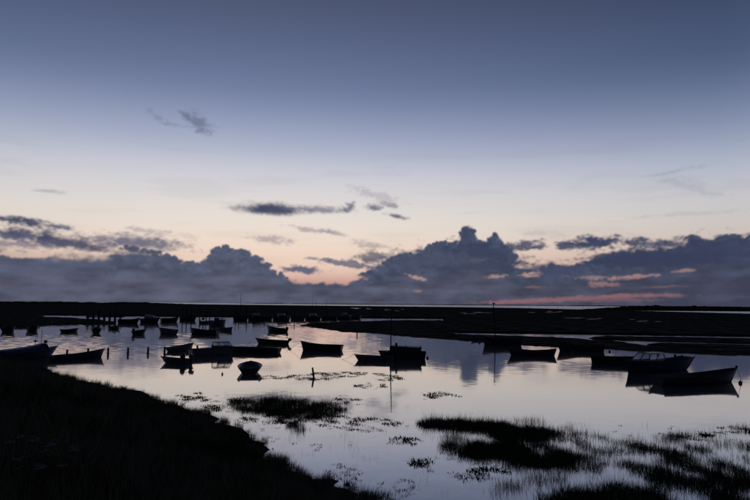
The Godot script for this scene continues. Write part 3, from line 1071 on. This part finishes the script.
	o = make_boat("rowing_boat", "long rowing boat with high pointed bow and mooring rope, beside the motor launch", NEAR, [656, 386, 737.5, 381.6], {"B": 1.75, "hb": 0.92, "hm": 0.56, "hs": 0.55, "rake": 0.62, "paint": M.black, "moor": 0.3, "bitts": true})
	# farther up the creek
	o = make_boat("dinghy", "tiny boat with an outboard on its near end, off the timber jetty", FAR, [134, 334.8, 145.5, 333.9], {"B": 1.4, "hb": 0.75, "hm": 0.6, "hs": 0.6, "rake": 0.25, "paint": M.black, "motor": 0.0})
	o = make_boat("dinghy", "pale open boat with square ends, off the timber jetty", FAR, [175.5, 334.4, 159.5, 333.6], {"B": 1.6, "hb": 0.95, "hm": 0.75, "hs": 0.7, "rake": 0.25, "full": 3.6, "paint": M.grey})
	o = make_boat("rowing_boat", "large black open boat moored off the timber jetty", FAR, [218, 334.6, 190, 334], {"moor": 1.5, "B": 1.8, "hb": 1.0, "hm": 0.68, "hs": 0.7, "rake": 0.35, "full": 3.0, "paint": M.black})
	o = make_boat("rowing_boat", "slim pale boat moored next to the large black open boat", FAR, [217.5, 330.2, 232.5, 331.2], {"B": 1.3, "hb": 0.75, "hm": 0.5, "hs": 0.6, "rake": 0.3, "paint": M.grey})
	o = make_boat("cabin_boat", "small cruiser with a boxy cabin off the mooring piles", FAR, [211, 326.3, 226, 325.7], {"B": 2.1, "hb": 1.3, "hm": 1.1, "hs": 1.1, "rake": 0.4, "paint": M.navy, "deck": 0.75, "thwarts": [], "cabin": {"x0": -0.6, "x1": 1.0, "w": 1.5, "y0": 1.0, "h": 0.75, "rake": 0.2, "closed": true, "mat": M.navy}})
	o = make_boat("motor_dinghy", "low dinghy with its outboard tilted clear, off the mooring piles", FAR, [200.5, 323.4, 213, 323], {"B": 1.4, "hb": 0.7, "hm": 0.5, "hs": 0.55, "rake": 0.3, "paint": M.black, "motor": 0.3, "knobs": [[-1.2, 1.1, 0, 0.3, 1.3]]})
	o = make_boat("dinghy", "broad low dinghy off the dark islet", FAR, [62, 332.4, 78.5, 331.6], {"B": 1.5, "hb": 0.6, "hm": 0.42, "hs": 0.5, "rake": 0.3, "paint": M.black})
	o = make_boat("dinghy", "black dinghy lying end-on off the dark islet", FAR, [96.4, 333.6, 96.2, 332.2], {"B": 1.7, "hb": 0.85, "hm": 0.7, "hs": 0.7, "rake": 0.3, "paint": M.black, "tw": 0.85})
	o = make_boat("dinghy", "very small dark boat by the end of the timber jetty", FAR, [110, 329.2, 120, 328.8], {"B": 1.3, "hb": 0.65, "hm": 0.5, "hs": 0.5, "rake": 0.25, "paint": M.black})
	o = make_boat("dinghy", "dark boat aground on the edge of the dark islet", FAR, [27.5, 331.4, 38.5, 331], {"B": 1.5, "hb": 0.95, "hm": 0.8, "hs": 0.8, "rake": 0.25, "paint": M.black})
	o = make_boat("dinghy", "blue dinghy half hidden against the dark islet", FAR, [3, 332.2, 15, 331.6], {"B": 1.5, "hb": 0.95, "hm": 0.8, "hs": 0.8, "rake": 0.25, "paint": M.blue})
	# the long row of boats under the far marsh
	var row := [
		[118, 323.4, 140, 323.4, 0.0, "black", "long dark barge lying at the landward end of the boat row"], [141, 322.4, 160, 322.6, 0.9, "navy", "navy cruiser with low cabin, next to the long dark barge"], [160.5, 322, 179, 321.8, 0.0, "black", "black open boat next to the navy cruiser in the boat row"],
		[179.5, 320.6, 197, 320.6, 0.0, "black", "black lighter moored between the bare mooring piles"], [233.5, 320.4, 249, 320.5, 0.0, "navy", "navy open boat at the near end of the long boat row"], [248, 320.6, 266, 320.6, 1.1, "black", "black cruiser with tall cabin in the long boat row"],
		[263, 320.2, 273.5, 320.2, 0.0, "red", "small dark red boat squeezed between two cruisers"], [273, 320.6, 291, 320.5, 1.0, "navy", "navy cruiser with sloping cabin beside the dark red boat"], [290.5, 320.2, 306, 320.2, 0.0, "grey", "grey open boat in the long boat row"],
		[305, 320, 322, 320, 0.9, "black", "black cabin boat off the tip of the marsh tongue"], [321, 319.6, 338, 319.6, 0.0, "navy", "navy open boat behind the marsh tongue"], [337, 319.2, 352, 319, 1.0, "blue", "blue cruiser behind the marsh tongue"], [350, 318.8, 361.5, 318.6, 0.0, "black", "black dinghy at the seaward end of the long boat row"],
	]
	for r in row:
		var d := {"B": 2.2, "hb": 1.35, "hm": 0.95, "hs": 0.95, "rake": 0.6, "paint": M[r[5]]}
		if r[4] > 0.0:
			d.deck = 0.65
			d.thwarts = []
			d.cabin = {"x0": -1.2, "x1": 1.1, "w": 1.7, "y0": 0.9, "h": r[4], "rake": 0.4, "closed": true, "mat": M.grey if r[5] == "blue" else M.black}
		make_boat("moored_boat", r[6], FAR, [r[0], r[1], r[2], r[3]], d)


func pole(kind: String, label: String, category: String, group: String, x: float, y: float, height: float, r: float, lean := Vector2.ZERO, top := 0.8, mat: Material = null) -> Node3D:
	var g := ground(x, y)
	var o := thing(kind, g, rng.randf() * TAU, label, category, group)
	o.rotation.y = 0.0
	var path := []
	var radii := []
	for k in 7:
		var t := k / 6.0
		path.append(Vector3(lean.x * t + 0.02 * r * sin(t * 9.0 + x), lerpf(-0.8, height, t), lean.y * t))
		radii.append(lerpf(r, r * top, t) * (1.0 + 0.06 * sin(t * 17.0 + x)))
	put("shaft", tube(path, radii, 9), mat if mat else M.pile, o)
	return o


func build_posts() -> void:
	for p in [[67, 355.6, 0.55, "behind the dark rowing boat, towards its stern"], [88.2, 354.6, 0.6, "behind the upswept bow of the dark rowing boat"], [108.2, 353.8, 0.58, "just past the upswept bow of the dark rowing boat"], [128, 353.4, 0.58, "standing alone, first past the dark rowing boat's bow post"], [148, 353, 0.58, "standing alone, nearest but one to the small dinghies"], [164.6, 354.2, 0.72, "beside the dinghy with the outboard"], [197.3, 352.2, 0.7, "behind the stern of the windowed cabin boat"], [212.4, 352.2, 0.74, "behind the wheelhouse of the windowed cabin boat"]]:
		var o := pole("timber_post", "short thick timber post " + p[3], "post", "line of timber posts in the creek", p[0], p[1], p[2], 0.095, Vector2(rng.randf_range(-0.02, 0.02), 0), 0.95)
		put("collar", tube([Vector3(0, -0.02, 0), Vector3(0, 0.1, 0)], [0.11, 0.107], 9), M.mud, o)
	var t := pole("tall_pole", "tall thin pole standing in front of the dark cabin boat", "pole", "", 390.2, 359.6, 4.6, 0.06, Vector2(0.12, 0), 0.6)
	put("top_mark", box_mesh(Vector3(0.12, 4.62, 0), Vector3(0.05, 0.12, 0.05)), M.pile, t)
	pole("stake", "short leaning stake among floating weed", "stake", "", 315.4, 377.2, 0.66, 0.075, Vector2(-0.2, 0.1), 0.8)
	pole("marker_post", "short mooring post off the marsh tongue", "post", "", 357, 334.6, 0.68, 0.1, Vector2.ZERO, 0.9)
	var l := pole("leaning_pole", "tall leaning pole at the marsh edge beside the dark boat", "pole", "", 495.5, 342.6, 5.2, 0.08, Vector2(-0.25, 0.1), 0.7)
	put("top_mark", box_mesh(Vector3(-0.2, 5.2, 0.1), Vector3(0.35, 0.16, 0.1)), M.pile, l)
	# buoys
	for b in [[479.4, 343.2, 0.12, "small round buoy off the end of the dark boat by the leaning pole"], [572.5, 352.6, 0.12, "round buoy in front of the long black boat with sweeping sheer"], [553.6, 350.6, 0.12, "round buoy beyond the double ended rowing boat"], [609.5, 352, 0.12, "round buoy beyond the black open boat lying against the launch"], [658, 355.4, 0.12, "round buoy just beyond the roof of the motor launch"], [686.2, 358.2, 0.12, "round buoy beyond the stern of the motor launch"], [740.2, 383.4, 0.12, "mooring buoy on the rope of the boat with high pointed bow"], [427.4, 358.4, 0.12, "round buoy at the stern of the dark cabin boat"], [222.4, 374.4, 0.07, "tiny float on open water near the broad end-on dinghy"]]:
		var g := ground(b[0], b[1])
		var o := thing("buoy", g, 0.0, b[3], "buoy", "mooring buoys")
		put("float", ball(Vector3(0, b[2] * 0.45, 0), b[2], 0.95), M.orange, o)
		put("eye", tube([Vector3(0, b[2] * 1.3, 0), Vector3(0, b[2] * 1.3 + 0.08, 0)], [0.03, 0.02], 6), M.metal, o)
	# bare mooring piles and the jetty up the creek
	var piles := [[182.6, 320.6, 3.4], [186.4, 321, 3.5], [191.4, 320.8, 3.4], [199.6, 319.8, 3.2], [206.2, 320.6, 3.4], [209.6, 320.4, 3.2], [221.8, 319.8, 3.5], [235.6, 319.6, 3.3], [238.6, 320.2, 2.8], [246.4, 319.6, 3.6], [254, 319.4, 3.0], [286.6, 319.6, 3.2], [294.6, 319.2, 3.4], [312.4, 318.8, 3.0], [326.6, 318.4, 3.0]]
	for p in piles:
		pole("mooring_pile", "tall bare mooring pile along the row of far boats", "post", "mooring piles along the far boats", p[0], p[1], p[2], 0.14, Vector2(rng.randf_range(-0.08, 0.08), 0), 0.9)
	jetty()
	for m in [[240.4, 312.6, 17.0, "tallest thin mast rising over the marsh flat"], [312.6, 309.6, 18.0, "thin mast over the long boat row, beside a shorter one"], [316, 310.4, 13.0, "shorter thin mast over the long boat row"], [326.4, 310, 15.5, "thin mast standing apart over the long boat row"], [413, 309, 11.0, "thin mast over the marsh beyond the tall pole"]]:
		var o := pole("far_mast", m[3], "mast", "thin masts beyond the marsh", m[0], m[1], m[2] * 0.62, 0.13, Vector2(0.1, 0), 0.5)
		put("crosstree", box_mesh(Vector3(0.06, m[2] * 0.4, 0), Vector3(1.1, 0.09, 0.09)), M.pile, o)
	for k in 11:
		var x := 505.0 + k * 19.5 + rng.randf_range(-6, 6)
		var y := 304.0 + 0.0073 * (x - 375.0) + rng.randf_range(4.2, 6.0)
		pole("withy", "thin withy stick marking the far channel", "stick", "withies marking the far channel", x, y, rng.randf_range(4.0, 6.5), 0.14, Vector2(rng.randf_range(-0.3, 0.3), 0), 0.5)


func jetty() -> void:
	var a := ground(86, 322.0)
	var b := ground(124, 321.6)
	var o := thing("jetty", a, atan2(-(b - a).z, (b - a).x), "timber jetty on dark piles beside the islet", "jetty")
	var l := a.distance_to(b)
	for k in 24:
		put("plank", box_mesh(Vector3(l * (k + 0.5) / 24.0, 1.35 + 0.008 * (k % 3), 0), Vector3(l / 24.0 - 0.03, 0.07, 1.7)), M.pile, o)
	for s in [-0.7, 0.7]:
		put("beam", box_mesh(Vector3(l * 0.5, 1.2, s), Vector3(l, 0.2, 0.14)), M.pile, o)
	for k in 7:
		for s in [-0.75, 0.75]:
			put("pile", tube([Vector3(l * (k + 0.3) / 7.0, -0.8, s), Vector3(l * (k + 0.3) / 7.0, 1.9 + 0.5 * ((k * 7) % 3), s)], [0.16, 0.13], 8), M.pile, o)


# ---------------------------------------------------------------- plants
func tuft_mesh(blades: int, height: float, spread: float, width: float, bend: float, dark: Color, light: Color, sd: int) -> ArrayMesh:
	var r := RandomNumberGenerator.new()
	r.seed = sd
	var v := PackedVector3Array()
	var idx := PackedInt32Array()
	var n := PackedVector3Array()
	var col := PackedColorArray()
	for k in blades:
		var a := r.randf() * TAU
		var root := Vector3(cos(a), 0, sin(a)) * spread * sqrt(r.randf())
		var h := height * r.randf_range(0.45, 1.0)
		var dir := Vector3(cos(a + r.randf_range(-1, 1)), 0, sin(a + r.randf_range(-1, 1))) * h * bend * r.randf_range(0.2, 1.0)
		var side := Vector3(-sin(a * 3.0), 0, cos(a * 3.0)) * width * r.randf_range(0.6, 1.2)
		var c := dark.lerp(light, r.randf())
		var first := v.size()
		for s in 4:
			var t := s / 3.0
			var p := root + Vector3(0, h * t * (1.0 - 0.25 * bend * t), 0) + dir * t * t
			var w := side * (1.0 - t * 0.92)
			v.append(p - w)
			v.append(p + w)
			for q in 2:
				n.append((side.cross(Vector3.UP).normalized() + Vector3(0, 0.35, 0)).normalized())
				col.append(c)
		for s in 3:
			var b := first + s * 2
			idx.append_array([b, b + 2, b + 1, b + 1, b + 2, b + 3])
	return indexed(v, idx, n, null, col)


func scatter(called: String, label: String, mesh: Mesh, at: Array, mat: Material) -> void:     # at: [transform, ...]
	var mm := MultiMesh.new()
	mm.transform_format = MultiMesh.TRANSFORM_3D
	mm.mesh = mesh
	mm.instance_count = at.size()
	for k in at.size():
		mm.set_instance_transform(k, at[k])
	var o := MultiMeshInstance3D.new()
	o.name = named(called)
	o.multimesh = mm
	o.material_override = mat
	add_child(o)
	tag(o, label, "", "", "stuff")


func stand(p: Vector3, s: float, tall := 1.0) -> Transform3D:
	return Transform3D(Basis(Vector3.UP, rng.randf() * TAU).scaled(Vector3(s, s * tall, s)), p)


func patch_at(x: float, y: float, list: Array) -> float:      # list: [x, y, rx, ry, density] in pixels of the photograph, on the water plane
	var best := 0.0
	for e in list:
		var dx: float = (x - e[0]) / e[2]
		var dy: float = (y - e[1]) / e[3]
		var q := dx * dx + dy * dy
		if q < 1.0:
			best = maxf(best, e[4] * (1.0 - q * q * 0.5))
	return best


func build_plants() -> void:
	var dk := Color(0.020, 0.024, 0.014)
	var lt := Color(0.075, 0.076, 0.042)
	var dry := Color(0.20, 0.18, 0.12)
	# long grass on the bank
	var kinds := [[], [], [], []]
	var meshes := [tuft_mesh(34, 0.42, 0.16, 0.006, 0.7, dk, lt, 1), tuft_mesh(30, 0.6, 0.14, 0.006, 0.55, dk, dry, 2), tuft_mesh(26, 0.3, 0.2, 0.008, 1.0, dk, lt, 3), tuft_mesh(22, 0.8, 0.1, 0.005, 0.35, dk, dry, 4)]
	var n_grass := FastNoiseLite.new()
	n_grass.seed = 91
	n_grass.frequency = 0.25
	var made := 0
	for tries in 90000:
		# denser close to the path, thinner away from it
		var depth := 2.2 * pow(26.0, rng.randf())
		var x := rng.randf_range(-0.85, 0.75) * depth - 0.1
		var z := -depth
		var d := bank_inside(x, z)
		if d < -1.6:
			continue
		var y := bank_height(x, z)
		if y < 0.02:
			continue
		var n := n_grass.get_noise_2d(x, z)
		var k := 0 if n < -0.05 else 1 if n < 0.3 else 2
		if d > 3.0 and rng.randf() < 0.12:
			k = 3
		var s := rng.randf_range(0.7, 1.2) * (0.55 + 0.45 * smoothstep(0.3, 4.0, d)) * (1.0 + 0.012 * depth)
		if y + 0.8 * s > 4.2:
			s *= 0.6
		kinds[k].append(stand(Vector3(x, y - 0.03, z), s))
		made += 1
	var said := ["short dark grass covering the bank", "longer grass with dry tips on the bank", "low bent grass on the bank", "tall dry grass standing out of the bank"]
	for k in 4:
		scatter("bank_grass", said[k], meshes[k], kinds[k], M.blade)
	# cord grass and sea purslane on the marsh flats
	var marsh := [[], []]
	for s in marsh_spots:
		marsh[rng.randi() % 2].append(stand(Vector3(s[0], s[1] - 0.05, s[2]), s[3], 0.55))
	scatter("marsh_plants", "low dark plants covering the marsh flats", tuft_mesh(44, 0.9, 0.8, 0.045, 0.5, lt, dry, 5), marsh[0], M.blade)
	scatter("marsh_plants", "low bushy plants covering the marsh flats", tuft_mesh(44, 0.6, 1.0, 0.06, 0.7, dk, dry, 6), marsh[1], M.blade)
	# flooded clumps of cord grass in front: thick patches, then single stems
	var thick := [[268, 405.5, 36, 8, 1.7], [302, 409, 40, 9.5, 1.8], [245, 405, 20, 4, 0.6], [330, 412, 18, 5, 0.9], [297, 428, 8, 4, 1.6], [445, 424, 27, 5, 1.6], [485, 428, 32, 6, 1.5], [520, 434, 40, 7, 1.4], [560, 438, 30, 8, 0.8], [452, 447, 18, 5, 0.9], [495, 451, 40, 9, 1.5], [540, 456, 40, 12, 1.3], [530, 464, 25, 8, 0.8], [590, 446, 30, 10, 0.8], [655, 447, 16, 7, 1.0], [620, 450, 40, 6, 0.4], [690, 452, 45, 5, 0.55], [690, 480, 45, 14, 0.8], [740, 475, 30, 18, 0.75], [640, 492, 45, 12, 0.72], [570, 500, 34, 8, 0.8], [720, 496, 50, 12, 0.78], [610, 470, 34, 8, 0.6], [660, 465, 40, 8, 0.45], [560, 474, 40, 6, 0.25]]
	var thin := [[430, 395, 22, 5, 0.22], [330, 376, 75, 4, 0.22], [385, 378, 16, 4, 0.35], [370, 387, 18, 4, 0.2], [300, 398, 60, 4, 0.2], [360, 420, 70, 20, 0.12], [300, 418, 60, 12, 0.2], [410, 450, 60, 30, 0.1], [470, 440, 70, 18, 0.22], [600, 455, 160, 30, 0.4], [690, 440, 70, 14, 0.3], [735, 430, 20, 8, 0.35], [640, 480, 130, 20, 0.45], [440, 470, 60, 26, 0.12], [330, 455, 40, 20, 0.1], [480, 478, 50, 12, 0.16], [245, 400, 45, 5, 0.25], [160, 390, 30, 4, 0.12], [205, 398, 30, 6, 0.3], [105, 374, 8, 1.5, 0.3], [222, 408, 30, 6, 0.6], [250, 428, 22, 10, 0.5], [275, 448, 22, 12, 0.45], [330, 472, 35, 12, 0.45], [385, 488, 45, 10, 0.5], [300, 377, 42, 3, 0.5], [345, 374, 40, 3, 0.45], [440, 394, 18, 3, 0.5], [735, 436, 20, 10, 0.5]]
	var patchy := [[640, 470, 130, 34, 1.0], [700, 446, 80, 14, 0.8], [600, 448, 60, 14, 0.9], [735, 440, 40, 16, 0.8], [560, 490, 70, 16, 0.8], [690, 492, 90, 18, 1.15], [520, 440, 90, 22, 0.7], [640, 450, 50, 8, 0.8]]
	var drift := [[300, 377.5, 42, 2.4, 1.0], [345, 374.5, 40, 2.6, 0.9], [388, 378, 14, 3.4, 1.0], [372, 386, 20, 3, 0.6], [262, 377, 12, 2, 0.5], [432, 395, 20, 3.2, 0.9], [450, 397, 10, 2, 0.7], [405, 440, 14, 5, 0.6], [360, 424, 44, 8, 0.4], [300, 420, 60, 6, 0.5], [330, 402, 40, 4, 0.5], [240, 402, 26, 4, 0.7], [196, 397, 24, 4, 0.7], [222, 408, 18, 4, 0.7], [425, 462, 14, 6, 0.5], [480, 474, 40, 6, 0.4], [735, 432, 24, 7, 0.7], [690, 436, 30, 5, 0.5]]
	var rush := [[], [], [], []]
	var mats := [[], []]
	var nn := FastNoiseLite.new()
	nn.seed = 95
	nn.frequency = 0.7
	nn.fractal_octaves = 4
	for tries in 190000:
		var px := rng.randf_range(60, 800)
		var py := rng.randf_range(370, 512)
		var g := ground(px, py)
		var a := patch_at(px, py, thick)
		var b := patch_at(px, py, thin)
		var c := patch_at(px, py, patchy)
		var e := patch_at(px, py, drift)
		if a + b + c + e == 0.0 or bank_inside(g.x, g.z) > 0.2:
			continue
		var n := nn.get_noise_2d(g.x, g.z * 0.6)
		var solid := clampf(a * 1.25 - 0.55 + n * 2.8, 0.0, 1.0) if a > 0.0 else 0.0
		var loose := clampf(c * (0.1 + n * 2.6), 0.0, 1.0) if c > 0.0 else 0.0
		var dice := rng.randf()
		var foot := g + Vector3(0, -0.06, 0)
		if dice < solid * (0.5 if a > 0.85 and px < 605.0 else 0.16):
			rush[rng.randi() % 2].append(stand(foot, rng.randf_range(0.4, 1.2), rng.randf_range(0.7, 1.25) if rng.randf() < 0.9 else 1.8))
		elif dice < loose * 0.2:
			rush[0 if rng.randf() < 0.3 else 2].append(stand(foot, rng.randf_range(0.4, 1.1), rng.randf_range(0.7, 1.3)))
		elif dice < 0.06 * c * clampf(0.6 + n * 1.3, 0.0, 1.0) + 0.05 * clampf(a * 0.8 + n, 0.0, 1.0):
			rush[3].append(stand(foot, rng.randf_range(0.4, 1.2), rng.randf_range(0.7, 1.3)))
		elif e > 0.0 and dice < (0.4 if py < 390.0 else 0.22) * clampf(e * (0.5 + n * 2.2), 0.0, 1.0):
			var m := stand(g - Vector3(0, 0.015, 0), rng.randf_range(0.4, 1.8), rng.randf_range(0.3, 1.0))
			m.basis.x *= rng.randf_range(0.7, 2.2)
			mats[0].append(m)
		elif b > 0.0 and dice < 0.09 * clampf(b * 1.6 + n * 1.2 - 0.25, 0.0, 1.0):
			if rng.randf() < 0.5:
				mats[1].append(stand(g - Vector3(0, 0.012, 0), rng.randf_range(0.35, 1.3)))
			else:
				rush[3].append(stand(foot, rng.randf_range(0.3, 0.8)))
	scatter("cord_grass", "thick flooded clumps of cord grass standing in the shallows", tuft_mesh(26, 0.36, 0.26, 0.006, 0.35, dk, lt, 7), rush[0], M.blade)
	scatter("cord_grass", "thick ragged clumps of bent cord grass in the shallows", tuft_mesh(30, 0.28, 0.30, 0.008, 0.9, dk, lt, 17), rush[1], M.blade)
	scatter("cord_grass", "loose stands of cord grass with water between the stems", tuft_mesh(12, 0.38, 0.3, 0.005, 0.35, dk, lt, 27), rush[2], M.blade)
	scatter("cord_grass", "sparse single stems of cord grass standing in the shallows", tuft_mesh(4, 0.34, 0.12, 0.004, 0.3, dk, lt, 8), rush[3], M.blade)
	scatter("floating_weed", "drifts of dark weed gathered on the shallows", tuft_mesh(22, 0.11, 0.13, 0.012, 1.0, dk, dk, 9), mats[0], M.blade)
	scatter("floating_weed", "loose scraps of dark weed lying on the shallows", tuft_mesh(12, 0.08, 0.08, 0.01, 1.1, dk, dk, 19), mats[1], M.blade)
	# pale flower heads among the grass in front
	var spots := [[14, 447], [22, 441], [25, 445], [34, 439], [31, 449], [36, 452], [28, 458], [30, 462], [44, 452], [48, 451], [50, 455], [55, 454], [68, 446], [76, 449], [36, 471], [29, 477], [32, 486], [46, 474], [61, 487], [75, 462], [66, 465], [7, 459], [2, 455], [71, 460]]
	var kinds_of := ["pale flat flower head rising from the dark grass of the bank"]
	var proto: Node3D
	for k in spots.size():
		var d := ray(spots[k][0], spots[k][1]).normalized()
		# follow the pixel down until it is half a metre above the turf
		var p := EYE
		for step in 400:
			p += d * 0.04
			if p.y - bank_height(p.x, p.z) < 0.55:
				break
		var foot := Vector3(p.x, bank_height(p.x, p.z), p.z)
		var o: Node3D
		if k == 0:
			o = thing("flowering_plant", foot, 0.0, kinds_of[0], "flower", "pale flowers among the bank grass")
			flower_parts(o)
			proto = o
		else:
			o = proto.duplicate()
			o.name = named("flowering_plant")
			add_child(o)
			o.position = foot
		o.rotation.y = rng.randf() * TAU
		o.rotation.x = rng.randf_range(-0.3, 0.3)
		o.scale = Vector3.ONE * rng.randf_range(0.6, 1.25)
	# a few dry stalks that stand out
	for s in [[162, 432, 58], [128, 436, 30], [110, 434, 26], [195, 470, 30], [207, 474, 30], [140, 478, 40], [155, 470, 46], [183, 488, 30], [90, 440, 26], [102, 428, 24], [70, 430, 26], [223, 490, 20]]:
		var d := ray(s[0], s[1]).normalized()
		var p := EYE
		for step in 600:
			p += d * 0.04
			if p.y - bank_height(p.x, p.z) < 0.8:
				break
		var foot := Vector3(p.x, bank_height(p.x, p.z) - 0.03, p.z)
		var o := thing("dry_stalk", foot, rng.randf() * TAU, "single dry grass stalk standing above the dark bank grass", "grass", "dry stalks above the bank grass")
		var lean := rng.randf_range(-0.3, 0.3)
		var h := p.y - foot.y + rng.randf_range(0.0, 0.25)
		put("stem", tube([Vector3.ZERO, Vector3(lean * 0.3, h * 0.5, 0), Vector3(lean, h, 0.02)], [0.004, 0.0035, 0.002], 5), M.stalk, o)
		put("seed_head", tube([Vector3(lean, h, 0.02), Vector3(lean * 1.15, h + 0.09, 0.02), Vector3(lean * 1.35, h + 0.18, 0.03)], [0.003, 0.011, 0.002], 6), M.stalk, o)


func flower_parts(o: Node3D) -> void:
	put("stem", tube([Vector3(0, -0.03, 0), Vector3(0.02, 0.3, 0), Vector3(0, 0.55, 0.02)], [0.006, 0.005, 0.004], 5), M.stalk, o)
	for k in 7:
		var a := TAU * k / 7.0
		var r := 0.045 if k else 0.0
		var c := Vector3(cos(a) * r, 0.6 + 0.008 * sin(a * 2.0), 0.02 + sin(a) * r)
		put("flower_head", ball(c, 0.022, 0.45), M.flower, o)
		put("ray", tube([Vector3(0, 0.545, 0.02), c], [0.002, 0.0018], 4), M.stalk, o)
